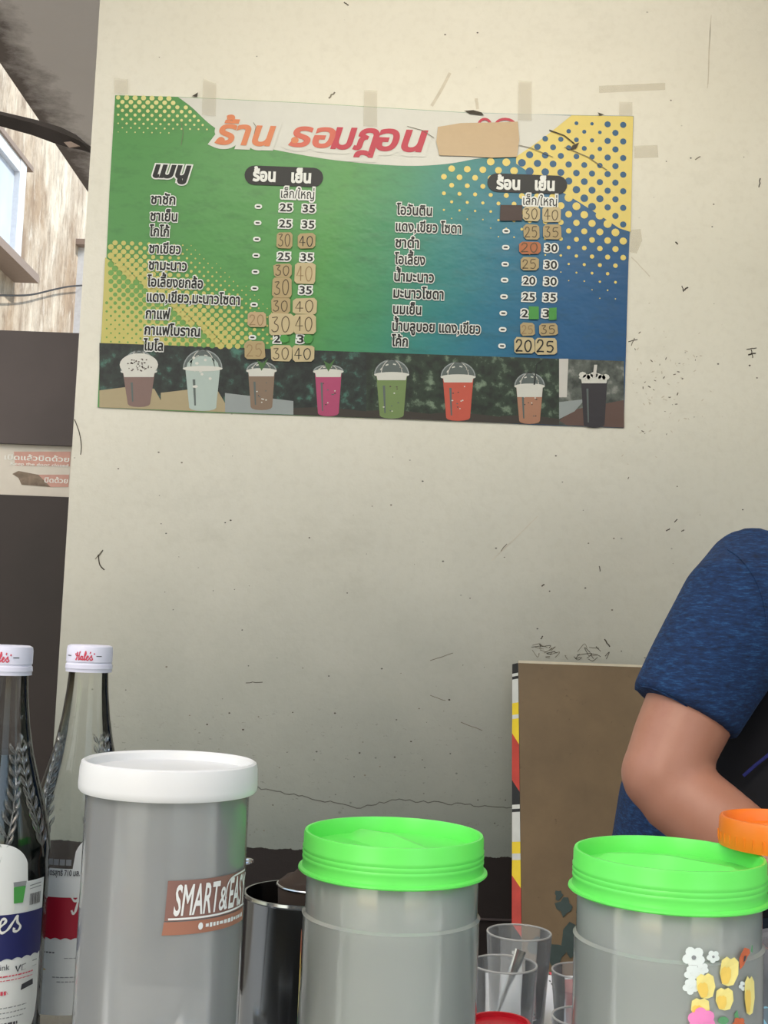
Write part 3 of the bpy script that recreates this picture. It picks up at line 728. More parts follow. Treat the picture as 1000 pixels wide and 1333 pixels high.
for q in [[(149, 103), (167, 104), (167, 123), (149, 122)], [(265, 103), (282, 110), (281, 152), (263, 150)], [(474, 118), (491, 119), (491, 166), (473, 165)],
          [(675, 106), (692, 107), (692, 158), (674, 157)], [(806, 133), (823, 134), (823, 151), (806, 150)]]:
    mb = MB(); mb.slab([pplace(*pp(*p), .0034) for p in q], (0, .0002, 0), M['clear_tape']); mb.build('clear_tape', po)
for q in [[(604, 145), (612, 149), (630, 151), (627, 147), (616, 144)], [(250, 126), (258, 121), (257, 127)], [(745, 190), (754, 186), (750, 194), (742, 196)], [(778, 147), (787, 150), (780, 151)]]:
    tear = MB(); tear.poly([pplace(*pp(*p), .0026) for p in q], M['dark_mark']); tear.build('torn_edge', po)
for a, b, w in [((715, 170), (748, 188), 1.6), ((735, 192), (790, 222), 1.0), ((655, 185), (720, 205), .8), ((330, 160), (331, 175), .7), ((236, 160), (236, 190), .6), ((530, 165), (565, 180), .7)]:
    tear = MB(); ribbon(tear, [pp(*a), pp((a[0] + b[0]) / 2 + 3, (a[1] + b[1]) / 2 - 2), pp(*b)], w * K, M['dark_mark'] if w > 1.2 else M['grey_mark'], pplace, .0026); tear.build('crease', po)
#--OBJECTS--
# ------------------------------------------------------------------ more materials
M['alu'] = flat('brushed_steel', (.55, .56, .57, 1), .22, .05, 8, 1.0)
M['steel_dark'] = flat('dull_mug_steel', (.36, .38, .40, 1), .16, .08, 5, 1.0)
M['sock'] = flat('tea_stained_cloth', lin(46, 35, 27), .95, .3, 25)
M['counter'] = m_concrete('grey_counter', lin(150, 152, 150), lin(172, 174, 172), 6)
M['tray'] = flat('white_foam_tray', lin(226, 230, 236), .45, .03, 10)
M['white_lid'] = flat('white_lid_plastic', lin(236, 238, 236), .32, .02, 10)
def m_lid(name, c, tr=.25):
    s = NT(name); s.set(Base_Color=c, Roughness=.3)
    tl = s.n('ShaderNodeBsdfTranslucent'); tl.inputs[0].default_value = c
    mx = s.n('ShaderNodeMixShader'); mx.inputs[0].default_value = tr
    s.l(s.bsdf.outputs[0], mx.inputs[1]); s.l(tl.outputs[0], mx.inputs[2]); s.l(mx.outputs[0], s.out.inputs[0]); return s.m
M['green_lid'] = m_lid('bright_green_plastic', (.20, .96, .17, 1))
M['orange_lid'] = m_lid('bright_orange_plastic', (.98, .26, .02, 1))
M['white_lid'] = m_lid('white_lid_plastic', (.88, .89, .88, 1), .2)
M['milky'] = m_milky('milky_plastic', lin(242, 250, 245), .56, .09, (.975, .98, .978, 1), 1.75)
M['smoky'] = m_milky('smoky_clear_plastic', lin(230, 233, 232), .42, .12, (.965, .968, .97, 1), 1.6)
M['tub_plastic'] = m_milky('clear_tub_plastic', lin(214, 218, 226), .4, .15)
M['glass'] = m_thin('drinking_glass', (.985, .99, .99, 1), lin(232, 236, 236), .7, .34, .03, .10)
M['rim_glass'] = m_thin('glass_rim', (.8, .8, .8, 1), lin(200, 200, 196), .5, .5, .05, .4)
M['bottle_glass'] = m_thin('bottle_glass', (.93, .94, .93, 1), lin(120, 120, 118), .35, .30, .03, .008)
M['emboss'] = m_thin('raised_glass_relief', (.85, .86, .85, 1), lin(190, 192, 190), .6, .4, .05, .10)
def m_syrup(name, c):
    s = NT(name); s.set(Base_Color=c, Roughness=.06); s.bsdf.inputs['Coat Weight'].default_value = .5; return s.m
M['green_syrup'] = m_syrup('dark_green_syrup', (.004, .012, .010, 1))
M['red_syrup'] = m_syrup('dark_red_syrup', (.032, .004, .008, 1))
M['cap'] = flat('lavender_white_cap', lin(222, 222, 238), .35, .03, 20)
M['label_white'] = flat('white_label_paper', lin(226, 230, 228), .5, .02, 20)
M['label_blue'] = flat('navy_label_print', lin(34, 38, 96), .45, .05, 20)
M['label_red'] = flat('crimson_label_print', lin(166, 18, 46), .45, .05, 20)
M['red_ink'] = flat('red_ink', lin(206, 70, 90), .5)
M['grey_ink'] = flat('grey_ink', lin(140, 144, 146), .5)
M['dark_ink'] = flat('dark_ink', lin(64, 66, 72), .5)
M['drink_green'] = flat('green_drink_print', lin(76, 158, 76), .5)
M['gold'] = flat('gold_print', lin(196, 164, 60), .5)
M['rose_print'] = flat('rose_brown_print', lin(134, 98, 88), .5, .06, 20)
M['rose_print2'] = flat('copper_print', lin(160, 108, 86), .5, .06, 20)
M['fl_white'] = flat('white_flower_print', lin(226, 236, 232), .45, .03, 60)
M['fl_yellow'] = flat('yellow_tulip_print', lin(242, 228, 140), .45, .10, 70)
M['fl_gold'] = flat('golden_tulip_print', lin(242, 208, 100), .45, .06, 70)
M['fl_pink'] = flat('pink_flower_print', lin(240, 140, 196), .45, .08, 70)
M['fl_green'] = flat('green_leaf_print', lin(96, 160, 110), .45, .1, 70)
M['fl_orange'] = flat('orange_butterfly_print', lin(206, 106, 66), .45, .15, 90)
M['fl_aqua'] = flat('aqua_print', lin(150, 204, 222), .45, .05, 60)
M['syrup_drink'] = m_milky('pink_drink_residue', lin(226, 120, 120), .62, .1, (.95, .6, .6, 1))
M['tea_drink'] = m_milky('milky_tea_residue', lin(226, 208, 178), .7, .1, (.95, .9, .8, 1))
M['red_plastic'] = flat('red_plastic', lin(196, 14, 36), .35, .04, 20)
M['black_plastic'] = flat('black_plastic', lin(26, 26, 28), .35, .05, 20)
def m_board():
    s = NT('brown_hardboard'); n = s.noise(5, 7, .7)
    c = s.mix(s.ramp(n, [(.3, BLACK), (.75, WHITE)]), lin(108, 91, 68), lin(128, 108, 80))
    sp = s.ramp(s.noise(55, 4, .7), [(.66, BLACK), (.71, WHITE)]); c = s.mix(s.math('MULTIPLY', sp, .6), c, lin(66, 56, 42))
    s.set(Base_Color=c, Roughness=.6); return s.m
M['board'] = m_board()
M['board_edge'] = flat('pale_board_edge', lin(206, 198, 176), .7, .06, 40)
M['teal_stain'] = flat('teal_paint_stain', lin(60, 76, 74), .7, .2, 40)
M['pr_yellow'] = flat('yellow_print', lin(236, 206, 40), .45); M['pr_red'] = flat('brick_red_print', lin(190, 62, 48), .45, .15, 30)
M['pr_black'] = flat('black_print', lin(28, 28, 28), .5); M['pr_white'] = flat('white_print', lin(206, 208, 202), .5)
def m_skin():
    s = NT('skin'); n = s.noise(7, 5, .6); n2 = s.noise(120, 3)
    c = s.mix(s.ramp(n, [(.35, BLACK), (.7, WHITE)]), lin(164, 114, 92), lin(178, 128, 108))
    c = s.mix(s.math('MULTIPLY', s.ramp(n2, [(.55, BLACK), (.7, WHITE)]), .12), c, lin(160, 100, 84))
    s.set(Base_Color=c, Roughness=.48, Subsurface_Weight=.12, Subsurface_Radius=(.012, .005, .003)); s.bump(n2, .08, .001); return s.m
M['skin'] = m_skin()
def m_heather():
    s = NT('heathered_blue_jersey')
    n = s.noise(1, 5, .75, s.coord((110, 110, 520), (0, .55, .2))); n2 = s.noise(1, 4, .7, s.coord((60, 60, 260), (0, .45, 0)))
    c = s.ramp(s.math('MULTIPLY', s.math('ADD', n, n2), .5), [(.38, lin(6, 26, 56)), (.52, lin(10, 46, 90)), (.68, lin(36, 84, 130))])
    s.set(Base_Color=c, Roughness=.9, Sheen_Weight=.0)
    s.bump(s.noise(9, 4, .55), .55, .012); return s.m
M['jersey'] = m_heather()
M['apron'] = flat('black_apron_cloth', lin(10, 10, 18), .9, .2, 60)
M['tie'] = flat('blue_apron_tie', lin(26, 32, 104), .8)
M['trousers'] = flat('dark_teal_trousers', lin(22, 34, 44), .9, .1, 60)
M['hair'] = flat('black_hair', lin(20, 17, 16), .5, .3, 80)
M['shoe'] = flat('black_sandal', lin(26, 24, 24), .6)
M['eye'] = flat('eye_white', lin(226, 222, 214), .2)
M['lamp_body'] = flat('white_lamp_housing', lin(225, 225, 220), .5)
s_ = NT('glowing_tube'); s_.bsdf.inputs['Emission Color'].default_value = LAMP_COL + (1,); s_.bsdf.inputs['Emission Strength'].default_value = 6.0; M['glow'] = s_.m

# ------------------------------------------------------------------ unseen tube light added to brighten the menu wall
lp = thing('added_tube_fitting', 'unseen tube light added below the ceiling to brighten the poster wall', 'light', (.1, 1.45, CH))
MB().box((-.55, 1.42, 2.47), (.75, 1.48, 2.51), M['lamp_body']).build('housing', lp)
for x in (-.4, .6): MB().box((x - .006, 1.444, 2.51), (x + .006, 1.456, CH), M['lamp_body']).build('hanging_rod', lp)
MB().tube([(-.52, 1.45, 2.445), (.72, 1.45, 2.445)], .014, M['glow'], 12, up=(0, 0, 1)).build('tube', lp, True)
for x in (-.53, .73): MB().box((x - .02, 1.43, 2.43), (x + .02, 1.47, 2.47), M['lamp_body']).build('end_cap', lp)
ld = bpy.data.lights.new('added_wall_light', 'AREA'); ld.shape = 'RECTANGLE'; ld.size = 1.24; ld.size_y = .05; ld.energy = LAMP_W; ld.color = LAMP_COL
lo = bpy.data.objects.new('added_wall_light', ld); COL.objects.link(lo); lo.parent = lp; lo.location = (0, .02, 2.438 - CH); lo.rotation_euler = (math.radians(60), 0, 0)

# ------------------------------------------------------------------ counters
CZ, TZ = .879, .763
ct = thing('counter', 'narrow front counter ledge carrying the bottles and jars', 'counter', (0, .6, 0))
MB().box((-1.2, .22, CZ - .04), (1.3, .915, CZ), M['counter']).build('countertop', ct)
MB().box((-1.15, .30, 0), (1.25, .34, CZ - .04), M['panel_low']).build('front_panel', ct)
for x in (-1.15, 1.21): MB().box((x, .34, 0), (x + .04, .86, CZ - .04), M['panel_low']).build('side_panel', ct)
tb = thing('prep_table', 'lower grey preparation table behind the front counter', 'table', (0, 1.2, 0))
MB().box((-1.2, .93, TZ - .03), (1.3, 1.44, TZ), M['counter']).build('tabletop', tb)
for x in (-1.15, 1.21):
    for y in (.96, 1.37): MB().box((x, y, 0), (x + .04, y + .04, TZ - .03), M['dark_steel']).build('leg', tb)

# ------------------------------------------------------------------ syrup bottles
def bottle(px, py, Y, liq, liq_top, label, kind, th0, band, dz):
    c = at(px, py, Y); c = Vector((c.x, Y, CZ)); H = .295
    t = thing('syrup_bottle', label, 'bottle', tuple(c))
    prof = [(0, .004), (.026, .002), (.032, .0), (.0345, .004), (.0352, .012), (.0352, .150), (.0345, .158), (.0350, .165), (.0338, .176), (.0300, .192), (.0250, .209), (.0205, .225), (.0170, .244), (.0148, .262), (.0138, .276), (.0136, .289), (.0115, .289)]
    MB().lathe(prof, c, M['bottle_glass'], 64).build('glass', t, True, 60)
    ins = [(r - .0025, z) for r, z in prof[3:] if z < liq_top]
    rt = np.interp(liq_top, [p[1] for p in prof[4:]], [p[0] for p in prof[4:]]) - .0025
    MB().lathe([(0, .005), (.030, .005)] + ins + [(rt, liq_top), (0, liq_top)], c, M[liq], 48).build('syrup', t, True, 50)
    # raised leaf sprays on the shoulder
    rel = MB()
    def shoulder(s, z): r = np.interp(z, [p[1] for p in prof[5:]], [p[0] for p in prof[5:]]) + .0004; a = s / .03; return (c.x + r * math.sin(a), c.y - r * math.cos(a), c.z + z)
    for sg, b0 in ((1, .012), (-1, -.012), (1, .064), (-1, .040)):
        stem = [(b0 + sg * .010 * math.sin(k / 9 * 1.6), .162 + .0072 * k) for k in range(10)]
        rel.tube([shoulder(*q) for q in stem], .0005, M['emboss'], 5)
        for k in range(1, 10):
            for lr in (1, -1):
                u0, v0 = stem[k]; ln = .0105 - .0004 * k
                rel.tube([shoulder(u0 + lr * .0048 * math.sin(q / 5 * 1.5), v0 + ln * q / 5) for q in range(6)], [.0003, .0009, .0013, .0012, .0008, .0002], M['emboss'], 6)
    rel.build('leaf_relief', t, True)
    # cap: crowned screw cap with tamper band
    cp = [(0, H + .0005), (.0140, H + .0003), (.0158, H - .0006), (.0163, H - .003), (.0163, H - .0115), (.0158, H - .0120), (.0158, H - .0128), (.0164, H - .0134), (.0166, H - .0162), (.0162, H - .0168), (.0162, H - .0188), (.0140, H - .0188)]
    co = MB().lathe(cp, c, M['cap'], 64).build('cap', t, True, 35)
    ic = MB()
    def cyl(r, z0, th=0.0):
        return lambda s, z, l: (c.x + (r + l) * math.sin(s / r + th), c.y - (r + l) * math.cos(s / r + th), c.z + z0 + z)
    pl = cyl(.0163, H - .0100)
    script(ic, .0125, .0062, M['red_ink'], pl, .0003, -.0062, .0009)
    for s0 in (.0085, -.0145): ribbon(ic, [(s0, .0028), (s0 + .004, .0028)], .0006, M['dark_ink'], pl, .0003)
    ic.build('cap_script', co)
    # label
    lb = MB(); R = .0352; pl = cyl(R, .026 + dz, th0); HW = .0370; SL = -.0370 if kind == 'left' else -.0640
    def grid(mb, pts_top, z0, m, l, s0, s1, n=28, bot=None):
        a, b = [], []
        for i in range(n + 1):
            s = s0 + (s1 - s0) * i / n; a.append(pl(s, pts_top(s), l)); b.append(pl(s, bot(s) if bot else z0, l))
        mb.add(a + b, [(i, n + 1 + i, n + 2 + i, i + 1) for i in range(n)], m)
    def ltop(s):
        arch = .137 - .0185 * (1 - math.sqrt(max(0, 1 - (s / .0215) ** 2))) if abs(s) < .0215 else 0
        return max(arch, .1125)
    def lbot(s): e = max(0, (abs(s) - (HW - .014)) if s > 0 else (SL + .014 - s)) / .014; return .016 + .022 * (1 - math.sqrt(max(0, 1 - e * e)))
    grid(lb, ltop, 0, M['label_white'], .0003, SL, HW, 72, lbot)
    lo_ = lb.build('label', t)
    pr = MB()
    grid(pr, lambda s: .0935, 0, M[band], .0006, SL, HW, 120, lambda s: .0655 + .0012 * abs(math.sin(s / .0034 * PI / 2)))
    script(pr, .040, .0175, M['white_ink'], cyl(R, .1090 + dz, th0), .0010, -.021, .0017)
    if kind == 'left':
        # price-code tab and a printed glass of green drink
        for i in range(15):
            w = [.0003, .0006, .0004, .0008][i % 4]; pr.poly([pl(x, z, .0009) for x, z in ((.0235 + i * .00065, .0975), (.0235 + i * .00065 + w * .7, .0975), (.0235 + i * .00065 + w * .7, .1045), (.0235 + i * .00065, .1045))], M['dark_ink'])
        ribbon(pr, [(.023, .1095), (.033, .1100)], .0006, M['grey_ink'], pl, .0009); ribbon(pr, [(.023, .1075), (.033, .1080)], .0005, M['grey_ink'], pl, .0009)
        pr.poly([pl(x, z, .0010) for x, z in ((.0125, .1000), (.0185, .1000), (.0198, .1100), (.0118, .1100))], M['drink_green'])
        pr.poly([pl(x, z, .0010) for x, z in ((.0118, .1102), (.0198, .1102), (.0202, .1130), (.0114, .1130))], M['grey_ink'])
        pl2 = cyl(R, .0860 + dz, th0); lettering(pr, 'Drink', .001, .0125, .0034, M['dark_ink'], lambda x, y, l: pl2(x, y, l), .0008, href=H_NUM)
        pr.poly([pl(x, z, .0008) for x, z in ((.0205, .0580), (.0335, .0588), (.0335, .0625), (.0205, .0617))], M['grey_ink']); pr.poly([pl(x, z, .0011) for x, z in ((.0210, .0584), (.0330, .0592), (.0330, .0621), (.0210, .0613))], M['label_white'])
        ribbon(pr, [(.0165, .0615), (.018, .058), (.0198, .0618)], .001, M['dark_ink'], pl, .0008)
        for z, s0, s1, w, m in ((.056, .0, .030, .0008, 'red_ink'), (.0535, -.01, .030, .0005, 'red_ink'), (.0460, -.02, .012, .0024, 'red_ink'), (.0410, -.02, .004, .0014, 'red_ink'), (.037, -.02, .026, .0006, 'grey_ink'), (.034, -.02, .026, .0006, 'grey_ink'), (.031, -.02, .024, .0006, 'grey_ink'), (.027, -.016, .020, .0018, 'dark_ink'), (.023, -.014, .014, .001, 'grey_ink')):
            k = s0
            while k < s1:
                d = random.uniform(.0012, .003); ribbon(pr, [(k, z), (min(k + d, s1), z + .0001)], w, M[m], pl, .0008); k += d + .0006
        pr.poly([pl(x, z, .0008) for x, z in ((.021, .046), (.031, .0475), (.0305, .051), (.0215, .0495))], M['dark_ink'])
    else:
        for i in range(4):
            pr.poly([pl(x, z, .0009) for x, z in ((-.0390 + i * .0042, .1148), (-.0355 + i * .0042, .1148), (-.0355 + i * .0042, .1188), (-.0390 + i * .0042, .1188))], M['grey_ink'])
        pl2 = cyl(R, .1340 + dz, th0); lettering(pr, 'ปริมาตรสุทธิ 710 มล.', -.0440, -.0170, .0030, M['dark_ink'], lambda x, y, l: pl2(x, y, l), .0008, .02)
        for z, s0, s1, w, m in ((.0605, -.050, -.040, .0012, 'dark_ink'), (.0570, -.050, -.030, .0008, 'dark_ink'), (.0535, -.024, .02, .0005, 'grey_ink'), (.0500, -.014, -.008, .002, 'red_ink'), (.0465, -.014, -.010, .0016, 'red_ink'), (.041, -.031, -.008, .0006, 'grey_ink'), (.038, -.028, -.004, .0006, 'grey_ink'), (.033, -.016, 0, .0014, 'dark_ink'), (.030, -.012, .002, .001, 'grey_ink')):
            k = s0
            while k < s1:
                d = random.uniform(.0012, .003); ribbon(pr, [(k, z), (min(k + d, s1), z)], w, M[m], pl, .0008); k += d + .0006
        pr.poly([pl(x, z, .0009) for x, z in ((-.044, .0440), (-.0355, .0455), (-.044, .0485))], M['gold'])
    pr.build('label_print', lo_)
    return t
SCRIPT = [  # joined-up hand: H a l e ' s, in a 10 x 4 box, baseline 0
    [(.2, 3.0), (.0, 2.4), (.5, 1.9), (1.0, 2.6), (1.0, 3.6), (.9, 2.0), (.6, .4), (.3, .0), (.0, .5)],
    [(2.5, 3.9), (2.2, 3.2), (1.9, 1.4), (1.8, .2), (2.1, .0)], [(.7, 1.7), (1.4, 2.0), (2.2, 2.1)],
    [(2.1, .0), (2.9, 1.2), (3.8, 1.6), (3.2, 1.7), (2.8, .9), (3.0, .1), (3.6, .5), (3.9, 1.6), (3.8, .4), (4.1, .0), (4.8, 1.0), (5.5, 2.9), (5.4, 3.9), (5.0, 3.2), (4.8, 1.2), (5.0, .0),
     (5.7, .6), (6.6, 1.3), (6.7, 1.8), (6.2, 1.8), (5.9, .9), (6.2, .0), (7.0, .3), (7.8, 1.4), (8.4, 2.1), (8.4, 1.3), (8.9, .6), (8.5, .0), (7.9, .1), (8.0, .5)],
    [(7.6, 3.8), (7.75, 3.4), (7.5, 2.9)], [(9.5, 2.9), (9.7, 3.05), (9.85, 2.9), (9.7, 2.7), (9.5, 2.9)]]
def script(mb, width, height, m, place, layer, s0, w):
    for st in SCRIPT:
        pts = [(s0 + x * width / 9.2, y * height / 4) for x, y in spline(st, 7)]
        ribbon(mb, pts, [w * (.55 + .45 * abs(math.sin(i * .35))) for i in range(len(pts))], m, place, layer)
bottle(10, 850, .79, 'green_syrup', .226, 'white-capped syrup bottle filled with dark green syrup, navy band on its label', 'left', .33, 'label_blue', .0105)
bottle(117, 850, .865, 'red_syrup', .030, 'nearly empty clear syrup bottle with crimson label band beside the white-lidded jar', 'right', .78, 'label_red', .006)

# ------------------------------------------------------------------ plastic jars
def arc_text(mb, pieces, cx, cy, R, th, z0, layer):
    pass
def jar(c, R, H, body_m, lid_m, lid_R, lid_h, label, kind):
    t = thing('plastic_jar', label, 'jar', tuple(c))
    zl = H - lid_h
    if kind == 'green':
        prof = [(0, .003), (R - .006, .003), (R - .001, .001), (R, .006), (R, zl - .028), (R + .0006, zl - .0265), (R - .0012, zl - .025), (R - .0012, zl - .004), (R - .004, zl + .003), (R - .004, zl + lid_h * .38),
                (R - .0055, zl + lid_h * .38), (R - .0055, zl + .002), (R - .0028, zl - .006), (R - .0028, zl - .026), (R - .0018, zl - .03), (R - .0018, .007), (R - .008, .005), (0, .005)]
    else:
        prof = [(0, .003), (R - .006, .003), (R - .001, .001), (R, .006), (R, zl + .001), (R - .002, zl + .002), (R - .002, zl + lid_h * .38), (R - .0035, zl + lid_h * .38), (R - .0035, zl), (R - .0018, zl - .004), (R - .0018, .007), (R - .008, .005), (0, .005)]
    body = MB().lathe(prof, c, M[body_m], 96).build('body', t, True, 30)
    L = lid_R; e = .0012
    if kind == 'green':
        lp_ = [(L - .004, zl - .001), (L + .0020, zl - .001), (L + .0028, zl - .0002), (L + .0026, zl + .0008), (L + .0006, zl + .0016), (L + .0002, zl + .0030)]
        for k in range(3): z = zl + .0056 + k * .0030; lp_ += [(L + .0002, z), (L + .0005, z + .0008), (L + .0005, z + .0018), (L + .0001, z + .0025)]
        lp_ += [(L, zl + lid_h - .0016), (L - .0006, zl + lid_h), (L - .0022, zl + lid_h), (L - .0030, zl + lid_h - .002), (L - .0036, zl + lid_h - .0095), (L - .010, zl + lid_h - .0105), (0, zl + lid_h - .0105),
                ]
        lp_ += [(0, zl + lid_h - .0122), (L - .004, zl + lid_h - .0122), (L - .004, zl - .001)]
    else:
        lp_ = [(L - .004, zl), (L - .0012, zl), (L - .0002, zl + .0014), (L, zl + .004), (L - .0004, zl + lid_h - .0040), (L - .0012, zl + lid_h - .0008), (L - .0026, zl + lid_h), (L - .0042, zl + lid_h - .0012),
               (L - .0052, zl + lid_h - .0052), (0, zl + lid_h - .0060), (0, zl + lid_h - .0078), (L - .005, zl + lid_h - .0078), (L - .004, zl)]
    lid = MB().lathe(lp_, c, M[lid_m], 96).build('lid', t, True, 32)
    return t, body, lid
def place_cyl(c, R):
    return lambda s, z, l: (c.x + (R + l) * math.sin(s / R), c.y - (R + l) * math.cos(s / R), z)
# white-lidded jar
c = at(221, 1000, .68); c = Vector((c.x, .68, CZ)); WR, WL = .0452, .0496
wj, wbody, wlid = jar(c, WR, .2385, 'smoky', 'white_lid', WL, .0168, 'tall smoky clear plastic jar with a plain white lid', 'white')
dec = MB(); pl = place_cyl(c, WR)
def cp_(px, py): return on_cyl(px, py, c.x, c.y, WR)
def strip(top, bot, m, l, n=20):
    a = [pl(*p, l) for p in top]; b = [pl(*p, l) for p in bot]; k = len(a)
    dec.add(a + b, [(i, k + i, k + i + 1, i + 1) for i in range(k - 1)], m)
def along(pts, n=16):
    o = []
    for i in range(n + 1):
        u = i / n * (len(pts) - 1); j = min(int(u), len(pts) - 2); f = u - j
        o.append((pts[j][0] + (pts[j + 1][0] - pts[j][0]) * f, pts[j][1] + (pts[j + 1][1] - pts[j][1]) * f))
    return o
s0, zb0 = cp_(216, 1199); s1, zb1 = cp_(305, 1190); hz = .0205
sE = s0 + .056
strip(along([(s0, zb0 + hz), (s0 + .027, zb0 + hz)]), along([(s0 - .0008, zb0), (s0 + .027, zb0)]), M['rose_print'], .0005)
strip(along([(s0 + .027, zb0 + hz), (sE, zb0 + hz)]), along([(s0 + .027, zb0), (sE, zb0)]), M['rose_print'], .0005)
strip(along([(s0 - .001, zb0 - .0005), (sE, zb0 - .0005)], 24), along([(s0 - .0018, zb0 - .0072), (sE, zb0 - .0072)], 24), M['rose_print2'], .0005)
plt = lambda x, y, l: pl(x, zb0 + .0030 + y, l)
lettering(dec, 'SMART', s0 + .0035, s0 + .0285, .0150, M['white_ink'], plt, .0010, .018, .22, H_NUM)
lettering(dec, '&', s0 + .0290, s0 + .0345, .0120, M['white_ink'], plt, .0010, .01, .15, H_NUM)
lettering(dec, 'EASY', s0 + .0365, s0 + .0545, .0150, M['white_ink'], plt, .0010, .018, .22, H_NUM)
ribbon(dec, [(s0 + .001 + .054 * i / 24, zb0 + .0010 + (.0 if i < 12 else (i - 12) * .00005)) for i in range(25)], .0010, M['white_ink'], pl, .0008)
ribbon(dec, spline([(s0 + .0352, zb0 + .003), (s0 + .0342, zb0 + .009), (s0 + .0362, zb0 + .0165), (s0 + .042, zb0 + .0192), (s0 + .055, zb0 + .0198)], 6), .0009, M['white_ink'], pl, .0008)
k = s0 + .0215
while k < sE - .004:
    d = random.uniform(.0012, .0026); ribbon(dec, [(k, zb0 - .0036), (k + d, zb0 - .0036)], random.uniform(.0014, .0024), M['label_white'], pl, .0008); k += d + .0007
dec.poly([pl(s0 + .0185 + .0014 * math.cos(a), zb0 - .0036 + .0019 * math.sin(a), .0008) for a in np.linspace(0, 2 * PI, 10, endpoint=False)], M['label_white'])
dec.build('printed_banner', wbody)
# the two green-lidded jars
GR, GL, GH = .0535, .0548, .193
c1 = at(513, 1085, .742); c1 = Vector((c1.x, .742, CZ))
j1, b1, l1 = jar(c1, GR, GH, 'milky', 'green_lid', GL, .0222, 'milky plastic jar with a bright green lid at the middle of the counter', 'green')
c2 = at(871, 1100, .708); c2 = Vector((c2.x, .708, CZ))
j2, b2, l2 = jar(c2, GR, GH, 'milky', 'green_lid', GL, .0222, 'green-lidded milky plastic jar with yellow tulip print and an orange lid on top', 'green')
def grip(c, lid, ang):
    """folded-down handle lying in the recess of a green lid"""
    zt = c.z + GH - .0105; mb = MB(); d = Vector((math.cos(ang), math.sin(ang), 0)); n = Vector((-d.y, d.x, 0))
    P = lambda u, v, z: tuple(Vector((c.x, c.y, zt + z)) + d * u + n * v)
    prof = [(-.047, .0), (-.036, .0062), (0, .0088), (.036, .0062), (.047, .0)]
    vs, fs = [], []
    for u, h in prof: vs += [P(u, -.0075, -.0005), P(u, -.0012, h), P(u, .0012, h), P(u, .0075, -.0005)]
    for i in range(4): fs += [(i * 4 + k, i * 4 + k + 1, i * 4 + k + 5, i * 4 + k + 4) for k in range(3)]
    mb.add(vs, fs, M['green_lid']).build('lid_grip', lid, True, 50)
grip(c1, l1, math.radians(-55)); grip(c2, l2, math.radians(-24))
# flowers printed on the second jar, and their edge on the first
def blob(mb, c, pts_px, m, l):
    pl = place_cyl(c, GR); mb.poly([pl(*on_cyl(x, y, c.x, c.y, GR), l) for x, y in pts_px], M[m])
def flower(mb, c, px, py, r, m, l, n=5, core=None):
    for k in range(n):
        a = 2 * PI * k / n + .4; blob(mb, c, ring2d(px + r * .62 * math.cos(a), py + r * .62 * math.sin(a), r * .46, r * .46, 10), m, l + k * .00004)
    blob(mb, c, ring2d(px, py, r * .22, None, 8), core or m, l + .0003)
def tulip(mb, c, px, py, w, h, l, tilt=0.0):
    o = [(-.3, .5), (-.5, .1), (-.45, -.35), (-.2, -.5), (0, -.42), (.2, -.5), (.45, -.35), (.5, .1), (.3, .5), (0, .56)]
    R_ = lambda x, y: (px + x * w * math.cos(tilt) - y * h * math.sin(tilt), py + x * w * math.sin(tilt) + y * h * math.cos(tilt))
    blob(mb, c, [R_(*p) for p in o], 'fl_yellow', l); blob(mb, c, [R_(x * .55 - .17, y * .6 + .16) for x, y in o], 'fl_gold', l + .0002)
fb = MB()
flower(fb, c2, 903, 1246, 14, 'fl_white', .0005, core='grey_ink'); flower(fb, c2, 928, 1245, 8, 'fl_white', .0005, core='grey_ink'); flower(fb, c2, 914, 1261, 8, 'fl_white', .0005)
flower(fb, c2, 901, 1267, 10, 'fl_white', .0005); flower(fb, c2, 899, 1284, 10, 'fl_white', .0005); flower(fb, c2, 967, 1283, 6, 'fl_white', .0005, core='grey_ink')
tulip(fb, c2, 948, 1263, 24, 36, .0010, .1); tulip(fb, c2, 918, 1282, 24, 31, .0010, -.1); tulip(fb, c2, 942, 1299, 23, 28, .0010); tulip(fb, c2, 911, 1311, 24, 25, .0010); tulip(fb, c2, 974, 1294, 13, 48, .0010)
flower(fb, c2, 912, 1328, 17, 'fl_pink', .0016, 6); blob(fb, c2, ring2d(941, 1328, 7, 5), 'fl_green', .0006); blob(fb, c2, [(957, 1330), (955, 1320), (959, 1314), (961, 1325)], 'fl_green', .0006); flower(fb, c2, 961, 1332, 8, 'red_ink' if False else 'fl_orange', .0006)
blob(fb, c2, [(962, 1262), (961, 1247), (964, 1240), (968, 1233), (974, 1235), (975, 1240), (971, 1246), (967, 1256)], 'fl_orange', .0008); blob(fb, c2, [(966, 1252), (967, 1244), (970, 1243), (968, 1250)], 'dark_ink', .0011); blob(fb, c2, [(976, 1238), (977, 1230), (978.5, 1230), (978, 1240)], 'fl_green', .0008)
fb.build('flower_print', b2)
fb = MB(); pl1 = place_cyl(c1, GR)
for s, z, w, h, m in [(-.077, 1.0020, .004, .012, 'fl_orange'), (-.0765, 0.9890, .004, .012, 'fl_gold'), (-.0785, 0.9720, .003, .010, 'fl_yellow'), (-.079, 0.9570, .003, .008, 'fl_green')]:
    fb.poly([pl1(*q, .0005) for q in ring2d(s, z, w, h, 12)], M[m])
fb.build('flower_print', b1)
